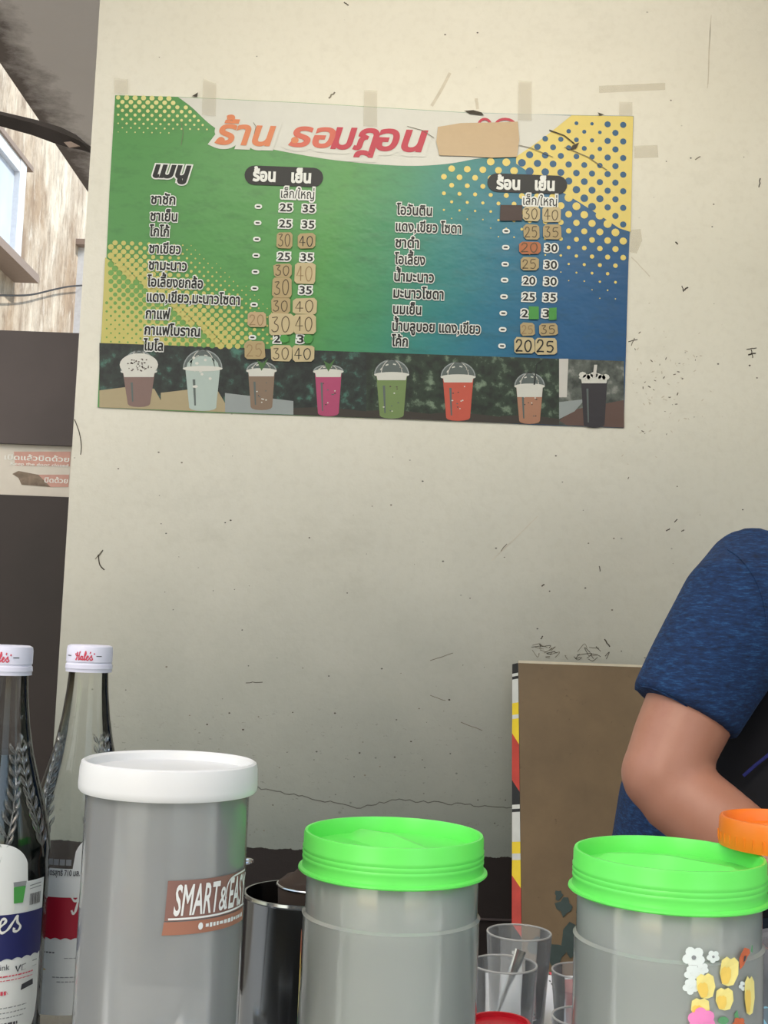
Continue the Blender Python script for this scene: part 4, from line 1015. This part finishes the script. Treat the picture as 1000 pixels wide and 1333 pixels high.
# loose orange lid lying across the second jar's rim
oR = .0385; co_ = at(1021, 1070, .735); 
rimz = CZ + GH
oc = Vector((co_.x, .735, rimz + .0002))
ol = thing('loose_lid', 'loose bright orange round lid lying across the right rim of the green lid', 'lid', tuple(oc))
prof = [(0, .0022), (oR - .003, .0022), (oR - .0026, .0002), (oR - .0002, .0006), (oR, .002), (oR - .0006, .0160), (oR - .0014, .0176), (oR - .0028, .0178), (oR - .0040, .0165), (oR - .0052, .0105), (oR - .012, .0095), (oR - .013, .0110), (oR - .016, .0110), (oR - .017, .0095), (0, .0095)]
MB().lathe(prof, oc, M['orange_lid'], 80).build('lid_shell', ol, True, 32)
lug = MB()
for k in range(40):
    a = 2 * PI * k / 40; lug.tube([(oc.x + (oR - .0002) * math.sin(a), oc.y - (oR - .0002) * math.cos(a), oc.z + z) for z in (.003, .0085)], .0006, M['orange_lid'], 5)
lug.build('grip_ribs', ol, True)

# ------------------------------------------------------------------ things on the lower table
c = at(394, 1156, 1.295); c = Vector((c.x, 1.295, TZ)); mR, mH = .0605, .146
mg = thing('steel_mug', 'dark shiny steel brewing pot between the white-lidded jar and the middle jar', 'pot', tuple(c))
MB().lathe([(0, .003), (mR - .004, .003), (mR, .0), (mR + .0015, .0025), (mR, .006), (mR, mH - .004), (mR + .0022, mH - .002), (mR + .0016, mH + .0008), (mR - .0008, mH + .0008), (mR - .0014, mH - .004), (mR - .0014, .005), (0, .005)], c, M['steel_dark'], 96).build('pot_body', mg, True, 35)
MB().tube(spline([(c.x + mR - .001, c.y, c.z + .118), (c.x + mR + .028, c.y, c.z + .116), (c.x + mR + .036, c.y, c.z + .075), (c.x + mR + .026, c.y, c.z + .036), (c.x + mR - .001, c.y, c.z + .034)], 6), .0045, M['steel_dark'], 10).build('pot_handle', mg, True)
sk = thing('tea_strainer', 'brown cloth tea strainer hung in the steel pot', 'strainer', (c.x + .012, c.y, c.z + .04))
sc_ = Vector((c.x + .014, c.y + .004, c.z))
MB().lathe([(0, .020), (.018, .024), (.030, .050), (.038, .100), (.0405, .150), (.0400, .158), (.036, .160), (.0300, .163), (.018, .171), (.004, .174), (0, .174)], sc_, M['sock'], 40).map(lambda x, y, z: (x, y, z + .003 * math.sin(x * 160) * math.cos(y * 130))).build('cloth_bag', sk, True, 70)
MB().tube([(sc_.x + .0408 * math.cos(a), sc_.y + .0408 * math.sin(a), sc_.z + .1545) for a in np.linspace(0, 2 * PI, 41)], .0016, M['alu'], 8).build('wire_ring', sk, True)
# ladle whose looped handle end shows right of the white-lidded jar
lz = at(318, 1122, 1.22); lx = at(238, 1290, 1.30)
ll = thing('ladle', 'steel ladle whose handle tip peeks out right of the white-lidded jar', 'ladle', (lx.x, 1.22, TZ))
e0 = Vector((lx.x, 1.22, TZ + .012)); e1 = Vector((lz.x, 1.22, lz.z))
MB().tube([tuple(e0 + Vector((0, 0, .012))), tuple(e0.lerp(e1, .5)), tuple(e1 - Vector((.012, 0, .003)))], .0022, M['alu'], 8).build('handle', ll, True)
MB().tube([(e1.x - .003 + .0105 * math.cos(a), e1.y + .009 * math.sin(a), e1.z + .001 * math.cos(a)) for a in np.linspace(0, 2 * PI, 25)], .0021, M['alu'], 8).build('hanging_loop', ll, True)
MB().lathe([(0, .0), (.020, .004), (.032, .016), (.036, .030), (.0345, .030), (.031, .017), (.019, .0055), (0, .0015)], Vector((e0.x, 1.22, TZ + .0005)), M['alu'], 40).build('bowl', ll, True, 60)
c = at(296, 1326, 1.10); bl_ = thing('black_bowl', 'small black plastic bowl half hidden behind the white-lidded jar', 'bowl', (c.x, 1.10, TZ))
c = Vector((c.x - .012, 1.10, TZ))
MB().lathe([(0, .002), (.022, .0), (.026, .004), (.036, .045), (.038, .056), (.0400, .058), (.0385, .060), (.036, .056), (.034, .045), (.024, .006), (0, .005)], c, M['black_plastic'], 48).build('bowl_shell', bl_, True, 40)
MB().tube([(c.x + .0392 * math.cos(a), c.y + .0392 * math.sin(a), c.z + .059) for a in np.linspace(0, 2 * PI, 41)], .0013, M['grey_ink'], 8).build('pale_rim', bl_, True)
# white tray under the glasses
tz = TZ + .032
tr = thing('white_tray', 'white foam tray lying on the low table under the glasses', 'tray', (.16, 1.22, TZ))
tx0, tx1 = .065, .275
tm = MB(); tm.box((tx0, 1.0, TZ), (tx1, 1.437, tz), M['tray']); to = tm.build('slab', tr)
bv = to.modifiers.new('bevel', 'BEVEL'); bv.width = .003; bv.segments = 3
tp = MB()
for px, py, w in ((717, 1267, 5), (716, 1277, 3), (719, 1281, 4), (720, 1287, 3), (724, 1262, 4)):
    d = ray(px, py); t_ = (tz + .0005 - EYE) / d.z; q = d * t_; tp.poly([(q.x + a, q.y + b, tz + .0004) for a, b in ring2d(0, 0, w * .0004, w * .0012, 6)], M['red_ink'] if py < 1270 else M['dark_ink'])
tp.build('stray_print', tr)
# drinking glasses
def glass(px, py_rim, Y, R, label, fill=None, fill_h=.0, taper=.80, rb=None, residue=None):
    p = at(px, py_rim, Y); H = p.z - tz; c = Vector((p.x, Y, tz))
    t = thing('drinking_glass', label, 'glass', tuple(c), None)
    r0 = R * taper
    prof = [(0, .001), (r0 - .003, .001), (r0, .0), (r0 + .001, .003), (R, H - .002), (R - .0004, H), (R - .0016, H), (R - .0020, H - .002), (r0 - .0012, .009), (r0 - .006, .007), (0, .007)]
    MB().lathe(prof, c, M['glass'], 72).build('glass_wall', t, True, 45)
    MB().tube([(c.x + (R - .0008) * math.cos(a), c.y + (R - .0008) * math.sin(a), c.z + H - .0006) for a in np.linspace(0, 2 * PI, 61)], .0010, M['rim_glass'], 8).build('rim', t, True)
    if fill:
        rr = lambda z: r0 + (R - r0) * z / H - .0028
        MB().lathe([(0, .008), (rr(.008), .008), (rr(fill_h), fill_h), (0, fill_h)], c, M[fill], 48).build('drink', t, True, 50)
    return t, c, H
glass(676, 1213, 1.262, .0335, 'tall empty clear glass behind the glass holding a spoon')
g, gc, gH = glass(656.5, 1254, 1.172, .0318, 'clear glass with a steel spoon standing in it', 'tea_drink', .022)
glass(757, 1263, 1.235, .0300, 'small glass with pink drink residue beside the tulip-printed jar', 'syrup_drink', .046)
glass(762, 1323, 1.085, .0295, 'small glass in front of the pink-stained glass, only its rim in view', None)
# spoon standing in the front glass
a = at(627 + 24, 1318, 1.172); b = at(678, 1237, 1.180)
sp = thing('spoon', 'steel teaspoon standing in the clear glass', 'spoon', (gc.x, gc.y, gc.z + .01))
tip = Vector((gc.x - .012, gc.y - .002, gc.z + .012)); endp = Vector((b.x, b.y, b.z))
path = [tip, tip.lerp(endp, .3) + Vector((-.0015, 0, 0)), tip.lerp(endp, .6) + Vector((-.001, 0, 0)), tip.lerp(endp, .85), endp]
MB().tube([tuple(p) for p in path], [(.0012, .0022), (.0011, .0020), (.0010, .0028), (.0010, .0050), (.0010, .0056)], M['alu'], 12, up=(0, -1, .2)).build('handle', sp, True, 60)
MB().ball(tuple(tip + Vector((-.001, 0, -.0005))), (.0085, .004, .0085), M['alu'], 20, 10).build('bowl', sp, True)
# red bottle-top on the counter
c = at(651, 1329, .875); c = Vector((c.x, .875, CZ)); rR = .0225; rz = at(651, 1329, .875).z - CZ
rc = thing('red_lid', 'small red plastic lid on the counter in front of the spoon glass', 'lid', tuple(c))
MB().lathe([(0, .001), (rR, .0), (rR + .0005, .002), (rR, rz - .0018), (rR - .0012, rz), (rR - .003, rz), (rR - .0036, rz - .003), (0, rz - .0035)], c, M['red_plastic'], 56).build('lid_shell', rc, True, 35)
kn = MB()
for k in range(44):
    a = 2 * PI * k / 44; kn.tube([(c.x + rR * math.sin(a), c.y - rR * math.cos(a), c.z + z) for z in (.003, rz - .003)], .0005, M['red_plastic'], 5)
kn.build('grip_ribs', rc, True)
# clear tub at the right edge
p = at(978, 1226, 1.08); TR = .062; c = Vector((p.x + TR, 1.08, TZ)); tH = p.z - TZ
tu = thing('clear_tub', 'clear lidded plastic tub at the right edge behind the tulip-printed jar', 'tub', tuple(c))
tbody = MB().lathe([(0, .002), (TR - .010, .0), (TR - .008, .004), (TR - .002, tH - .022), (TR - .0035, tH - .022), (TR - .010, .006), (0, .005)], c, M['tub_plastic'], 64).build('body', tu, True, 35)
MB().lathe([(TR - .003, tH - .024), (TR + .0005, tH - .024), (TR + .001, tH - .018), (TR, tH - .004), (TR - .002, tH), (TR - .008, tH - .001), (TR - .010, tH - .004), (0, tH - .004), (0, tH - .006), (TR - .004, tH - .006), (TR - .003, tH - .024)], c, M['tub_plastic'], 64).build('lid', tu, True, 35)
dq = MB(); plq = place_cyl(c, TR - .0035)
dq.poly([plq(*q, .0006) for q in ring2d(-.068, TZ + tH - .066, .016, .018, 18)], M['fl_aqua']); dq.build('aqua_print', tbody)

# ------------------------------------------------------------------ leaning board
B = lambda px, py, Y: at(px, py, Y)
tl, tr_ = B(675, 863, 2.26), B(905, 871, 2.26)
bl, brr = B(679.5, 1210, 2.14), B(905, 1222, 2.14)
kfl = tl.z / (tl.z - bl.z) * .999                      # carry the sides on down to the floor
bl = tl + (bl - tl) * kfl; brr = tr_ + (brr - tr_) * ((tr_.z) / (tr_.z - brr.z)) * .999
bd = thing('leaning_board', 'brown hardboard sheet leaning on the wall behind the person', 'board', ((bl.x + brr.x) / 2, bl.y, 0))
nrm = (tr_ - tl).cross(bl - tl).normalized(); nrm = nrm if nrm.y > 0 else -nrm
MB().slab([tuple(x) for x in (tl, tr_, brr, bl)], tuple(nrm * .006), M['board']).build('sheet', bd)
te = MB(); up_ = (tl - bl).normalized()
te.slab([tuple(x) for x in (tl, tr_, tr_ + up_ * .004, tl + up_ * .005)], tuple(nrm * .006), M['board_edge']); te.build('top_edge', bd)
fl = MB(); wl0, wl1 = .010, .0185
bands = [(0, .010, 'pr_black'), (.010, .013, 'pr_white'), (.013, .016, 'pr_black'), (.016, .040, 'pr_white'), (.040, .052, 'pr_yellow'), (.052, .056, 'pr_white'), (.056, .082, 'pr_yellow'), (.082, .128, 'pr_red'), (.128, .140, 'pr_black'),
         (.140, .144, 'pr_white'), (.144, .147, 'pr_black'), (.147, .175, 'pr_white'), (.175, .186, 'pr_yellow'), (.186, .192, 'pr_white'), (.192, .218, 'pr_yellow'), (.218, .262, 'pr_red'), (.262, .274, 'pr_black'), (.274, .277, 'pr_white'), (.277, .280, 'pr_black'), (.280, .315, 'pr_white'), (.315, .365, 'pr_yellow'), (.365, .41, 'pr_red'), (.41, .42, 'pr_black'), (.42, .45, 'pr_white'), (.45, .5, 'pr_yellow'), (.5, .55, 'pr_red'), (.55, .8, 'pr_white')]
LB = (bl - tl).length; dn = (bl - tl).normalized(); rt = (tr_ - tl).normalized()
sc2 = LB / .8 * .0 + 1.86
def fe(t): return tl + dn * t - rt * (.0008) , tl + dn * t - rt * (wl0 + (wl1 - wl0) * t / .7) + nrm * .012
last = None
for a_, b_, m in bands:
    a_ *= sc2; b_ *= sc2
    if a_ >= LB: break
    b_ = min(b_, LB); p0, q0 = fe(a_); p1, q1 = fe(b_); sa, sb = (-.022 if m == 'pr_red' else -.022 if last == 'pr_red' else 0), (-.022 if m == 'pr_red' or (m == 'pr_yellow' and b_ > a_ + .045) else 0)
    q0 = q0 + dn * sa; q1 = q1 + dn * sb; last = m
    fl.slab([tuple(p0), tuple(p1), tuple(q1), tuple(q0)], tuple(nrm * .003), M[m])
fl.build('printed_flap', bd)
st = MB(); rq = random.Random(9)
for (x, y, r) in [(735, 1180, 12), (745, 1225, 20), (700, 1230, 14), (762, 1190, 14), (722, 1240, 16), (765, 1235, 18), (728, 1165, 6)]:
    pts = []
    for a in np.linspace(0, 2 * PI, 11, endpoint=False):
        k = rq.uniform(.6, 1.2); px, py = x + r * k * math.cos(a), y + r * k * 1.1 * math.sin(a)
        d = ray(px, py); t_ = (tl - Vector((0, 0, EYE))).dot(nrm) / d.dot(nrm); pts.append(tuple(Vector((0, 0, EYE)) + d * t_ - nrm * .0006))
    st.poly(pts, M['teal_stain'])
st.build('paint_stains', bd)

# ------------------------------------------------------------------ the person
def P3(px, py, Y): return at(px, py, Y)
def grow(name, parts, mat, voxel, parent=None, smooth=8, ops=None):
    """one continuous skin over overlapping closed tubes: voxel remesh, then smoothed"""
    mb = MB()
    for f in parts: f(mb)
    o = mb.build(name + '_raw', None, True)
    r = o.modifiers.new('r', 'REMESH'); r.mode = 'VOXEL'; r.voxel_size = voxel
    s = o.modifiers.new('s', 'SMOOTH'); s.factor = .5; s.iterations = smooth
    dg = bpy.context.evaluated_depsgraph_get(); me = bpy.data.meshes.new_from_object(o.evaluated_get(dg)); me.name = name
    old = o.data; bpy.data.objects.remove(o); bpy.data.meshes.remove(old)
    me.materials.clear(); me.materials.append(mat)
    me.polygons.foreach_set('use_smooth', [True] * len(me.polygons)); me.polygons.foreach_set('material_index', [0] * len(me.polygons))
    off = Vector((0, 0, 0)); p = parent
    while p is not None: off += p.location; p = p.parent
    for v in me.vertices: v.co -= off
    n = bpy.data.objects.new(name, me); COL.objects.link(n); n.parent = parent
    return n
X_ = M['skin']
sh = P3(965, 768, 1.53); el = P3(868, 1012, 1.47); wr = P3(1083, 1186, 1.355)
hip = Vector((.475, 1.70, .90)); chest = P3(1035, 850, 1.70); neck = P3(1078, 716, 1.70)
fwd = Vector((1, 0, 0)); lat = Vector((0, 1, 0))
hd_c = neck + Vector((.085, -.01, .16))
arm_pts = [(sh + Vector((.008, .012, -.012)), .055), (P3(935, 850, 1.51), .062), (P3(903, 915, 1.495), .0575), (P3(880, 965, 1.48), .0535), (P3(866, 1006, 1.47), .0515)]
fore = [(P3(866, 1006, 1.47), .0505), (P3(884, 1034, 1.462), .0505), (P3(925, 1066, 1.44), .049), (P3(968, 1098, 1.42), .0455), (P3(1015, 1133, 1.395), .041), (P3(1055, 1164, 1.37), .034), (wr, .0275)]
hand_dir = (wr - fore[3][0]).normalized()
def skin_parts():
    L = []
    tube = lambda pts, up=(0, 1, 0), seg=20: L.append(lambda mb: mb.tube([tuple(p) for p, r in pts], [r for p, r in pts], X_, seg, up=up))
    ball = lambda c_, r: L.append(lambda mb: mb.ball(tuple(c_), r, X_))
    tube(arm_pts); tube(fore); ball(el + Vector((-.004, 0, .004)), .0515); ball(sh + Vector((.012, .02, -.018)), .056)
    # left arm, the far one, reaching forward
    sl = sh + Vector((.10, .36, .0)); ell = sl + Vector((.06, .06, -.29)); wl = ell + Vector((.24, -.10, -.08))
    tube([(sl, .058), (sl.lerp(ell, .5), .056), (ell, .047)]); tube([(ell, .047), (ell.lerp(wl, .4), .045), (wl, .027)]); ball(ell, .048); ball(sl, .062)
    for w, d in ((wr, hand_dir), (wl, (wl - ell).normalized())):
        side_ = d.cross(Vector((0, 0, 1))).normalized(); dn_ = side_.cross(d).normalized() * -1
        pal = w + d * .045
        L.append(lambda mb, w=w, d=d, s=side_, p=pal: mb.tube([tuple(w - d * .01), tuple(w + d * .02), tuple(p), tuple(w + d * .082)], [(.024, .017), (.031, .016), (.040, .015), (.040, .012)], X_, 16, up=tuple(s)))
        for k, (o_, ln) in enumerate(((-.030, .066), (-.010, .074), (.010, .069), (.029, .054))):
            b0 = w + d * .072 + side_ * o_
            q1 = b0 + d * ln * .45 + dn_ * .006; q2 = q1 + d * ln * .3 + dn_ * .012; q3 = q2 + d * ln * .2 + dn_ * .014
            L.append(lambda mb, a=(b0, q1, q2, q3): mb.tube([tuple(x) for x in a], [.0098, .0092, .0084, .0070], X_, 10, up=(0, 1, 0)))
        sg = -1
        t0 = w + d * .022 + side_ * .024 * sg; t1 = t0 + d * .026 + side_ * .024 * sg + dn_ * .006; t2 = t1 + d * .026 + side_ * .006 * sg + dn_ * .008
        L.append(lambda mb, a=(t0, t1, t2): mb.tube([tuple(x) for x in a], [.0135, .0110, .0085], X_, 10, up=(0, 1, 0)))
    # trunk, neck, head
    tube([(hip - Vector((0, 0, .10)), (.14, .11)), (hip, (.15, .115)), (hip.lerp(chest, .5), (.135, .105)), (chest, (.15, .105)), (chest.lerp(neck, .6), (.13, .08)), (neck, (.06, .055))])
    tube([(neck - Vector((.01, 0, .03)), .056), (neck.lerp(hd_c, .5), .052), (hd_c - Vector((.01, 0, .03)), .058)])
    ball(hd_c + Vector((-.008, 0, .02)), (.097, .076, .098)); ball(hd_c + Vector((.030, 0, -.045)), (.062, .058, .066)); ball(hd_c + Vector((.055, 0, -.085)), (.026, .03, .024))
    tube([(hd_c + Vector((.085, 0, .012)), .010), (hd_c + Vector((.100, 0, -.012)), .013), (hd_c + Vector((.106, 0, -.030)), .016)])
    tube([(hd_c + Vector((.085, -.022, -.060)), .007), (hd_c + Vector((.092, 0, -.058)), .010), (hd_c + Vector((.085, .022, -.060)), .007)])
    for s in (-1, 1): ball(hd_c + Vector((-.008, .077 * s, -.008)), (.018, .010, .030))
    for s in (-1, 1):                                  # legs and feet
        h_ = hip + Vector((0, .085 * s, -.06)); k_ = Vector((hip.x + .02, hip.y + .095 * s, .47)); a_ = Vector((hip.x - .03, hip.y + .10 * s, .08))
        tube([(h_, .092), (h_.lerp(k_, .5), .078), (k_, .056), (k_.lerp(a_, .35), .056), (a_, .036), (a_ - Vector((0, 0, .04)), .036)])
        tube([(a_ - Vector((.045, 0, .05)), .030), (a_ + Vector((.05, 0, -.048)), (.038, .030)), (a_ + Vector((.15, 0, -.055)), (.042, .022)), (a_ + Vector((.19, 0, -.058)), (.03, .018))], up=(0, 1, 0))
    return L
pe = thing('person', 'person in a heathered blue t-shirt and black apron, right arm bent at the elbow', 'person', (hip.x, hip.y, 0))
grow('body', skin_parts(), M['skin'], .0055, pe, 6)
# t-shirt: trunk and two sleeves, open at the hems
J = M['jersey']
def shirt_parts():
    L = []
    T = lambda pts, up=(0, 1, 0), seg=28: L.append(lambda mb: mb.tube([tuple(p) for p, r in pts], [r for p, r in pts], J, seg, up=up))
    T([(Vector((.462, 1.70, .84)), (.165, .130)), (Vector((.476, 1.70, .94)), (.168, .132)), (hip.lerp(chest, .35), (.160, .135)), (hip.lerp(chest, .7), (.165, .130)), (chest, (.170, .125)), (chest.lerp(neck, .45), (.160, .105)), (chest.lerp(neck, .78), (.120, .080)), (chest.lerp(neck, .95), (.072, .066))])
    s0_ = P3(985, 752, 1.575)
    T([(s0_ + Vector((.03, .05, .0)), .058), (s0_, .070), (P3(966, 790, 1.53), .078), (P3(940, 840, 1.512), .077), (P3(916, 880, 1.502), .0735), (P3(897, 915, 1.495), .0705), (P3(890, 929, 1.493), .0700)])
    L.append(lambda mb: mb.ball(tuple(P3(978, 776, 1.55)), (.080, .080, .074), J)); L.append(lambda mb: mb.ball(tuple(P3(1010, 772, 1.60)), (.085, .08, .072), J))
    sl = sh + Vector((.10, .36, .0)); ell = sl + Vector((.06, .06, -.29))
    T([(sl + Vector((-.02, -.08, .02)), .062), (sl, .076), (sl.lerp(ell, .3), .072), (sl.lerp(ell, .55), .066)])
    L.append(lambda mb: mb.ball(tuple(sl), .072, J))
    return L
tsh = grow('t_shirt', shirt_parts(), J, .0065, pe, 7)
# sleeve hem and shoulder seam as stitched ridges
def ringloop(c_, axis, r, tube_r, m, name, par):
    a = axis.normalized(); u = a.cross(Vector((0, 1, 0))).normalized(); v = a.cross(u)
    MB().tube([tuple(c_ + u * r * math.cos(t) + v * r * math.sin(t)) for t in np.linspace(0, 2 * PI, 49)], tube_r, m, 8).build(name, par, True)
from mathutils.bvhtree import BVHTree
bv_ = BVHTree.FromPolygons([v.co + Vector(pe.location) for v in tsh.data.vertices], [tuple(q.vertices) for q in tsh.data.polygons])
def on_shirt(px, py):
    h, n, i, d = bv_.ray_cast(Vector((0, 0, EYE)), ray(px, py)); return (h + n * .0008) if h is not None else None
for pts in ([(948, 716), (962, 726), (974, 740), (984, 756), (991, 774), (996, 796), (998, 815)], [(834, 893), (850, 896), (870, 905), (892, 917), (915, 931), (936, 946)]):
    q = [on_shirt(*x) for x in spline(pts, 4)]; q = [tuple(x) for x in q if x is not None]
    if len(q) > 3: MB().tube(q, .0009, M['jersey'], 6).build('stitched_seam', tsh, True)
# apron: a shell round the front and near side of the trunk
ap = MB(); rows = []
axis_pts = [(Vector((.464, 1.70, .78)), (.182, .142)), (Vector((.480, 1.70, .94)), (.180, .141)), (hip.lerp(chest, .35), (.172, .145)), (hip.lerp(chest, .7), (.177, .141)), (chest, (.180, .136)), (chest.lerp(neck, .22), (.176, .126))]
PH = np.linspace(math.radians(-128), math.radians(128), 41)
for cc, (ry, rx) in axis_pts:
    rows.append([(cc.x + rx * 1.02 * math.cos(t), cc.y + ry * 1.02 * math.sin(t), cc.z) for t in PH])
k = len(PH); ap.add([p for r in rows for p in r], [(i * k + j, i * k + j + 1, (i + 1) * k + j + 1, (i + 1) * k + j) for i in range(len(rows) - 1) for j in range(k - 1)], M['apron'])
apo = ap.build('apron', pe, True, 80); sl_ = apo.modifiers.new('thickness', 'SOLIDIFY'); sl_.thickness = .003; sl_.offset = 0
tm_ = apo.modifiers.new('sub', 'SUBSURF'); tm_.levels = 1; tm_.render_levels = 2
tie = [P3(x, y, 1.515) for x, y in ((968, 1010), (985, 995), (1004, 980), (1030, 966))]
MB().tube([tuple(p) for p in tie], [(.0022, .0012)] * 4, M['tie'], 8, up=(0, 0, 1)).build('apron_tie', apo, True)
# trousers, hair, eyes, sandals
def trouser_parts():
    L = []
    for s in (-1, 1):
        h_ = hip + Vector((0, .085 * s, -.05)); k_ = Vector((hip.x + .02, hip.y + .095 * s, .47)); a_ = Vector((hip.x - .03, hip.y + .10 * s, .10))
        L.append(lambda mb, a=(h_, k_, a_): mb.tube([tuple(a[0]), tuple(a[0].lerp(a[1], .5)), tuple(a[1]), tuple(a[1].lerp(a[2], .5)), tuple(a[2])], [.108, .095, .078, .072, .066], M['trousers'], 20, up=(0, 1, 0)))
    L.append(lambda mb: mb.ball(tuple(hip - Vector((0, 0, .06))), (.130, .165, .12), M['trousers']))
    return L
grow('trousers', trouser_parts(), M['trousers'], .009, pe, 5)
grow('hair', [lambda mb: mb.ball(tuple(hd_c + Vector((-.018, 0, .032))), (.102, .085, .100), M['hair']), lambda mb: mb.ball(tuple(hd_c + Vector((-.070, 0, -.02))), (.045, .070, .075), M['hair']), lambda mb: mb.ball(tuple(hd_c + Vector((-.115, 0, -.01))), (.042, .042, .042), M['hair'])], M['hair'], .006, pe, 4)
for s in (-1, 1):
    MB().ball(tuple(hd_c + Vector((.0725, .030 * s, .008))), (.0105, .012, .008), M['eye'], 14, 8).ball(tuple(hd_c + Vector((.0785, .031 * s, .008))), (.0055, .0055, .0055), M['hair'], 12, 8).build('eye', pe, True)
for s in (-1, 1):
    fx, fy = hip.x - .03, hip.y + .10 * s
    MB().slab([(fx + .065 + .13 * math.cos(t), fy + .046 * math.sin(t), .0) for t in np.linspace(0, 2 * PI, 24, endpoint=False)], (0, 0, .008), M['shoe']).build('sandal', pe)
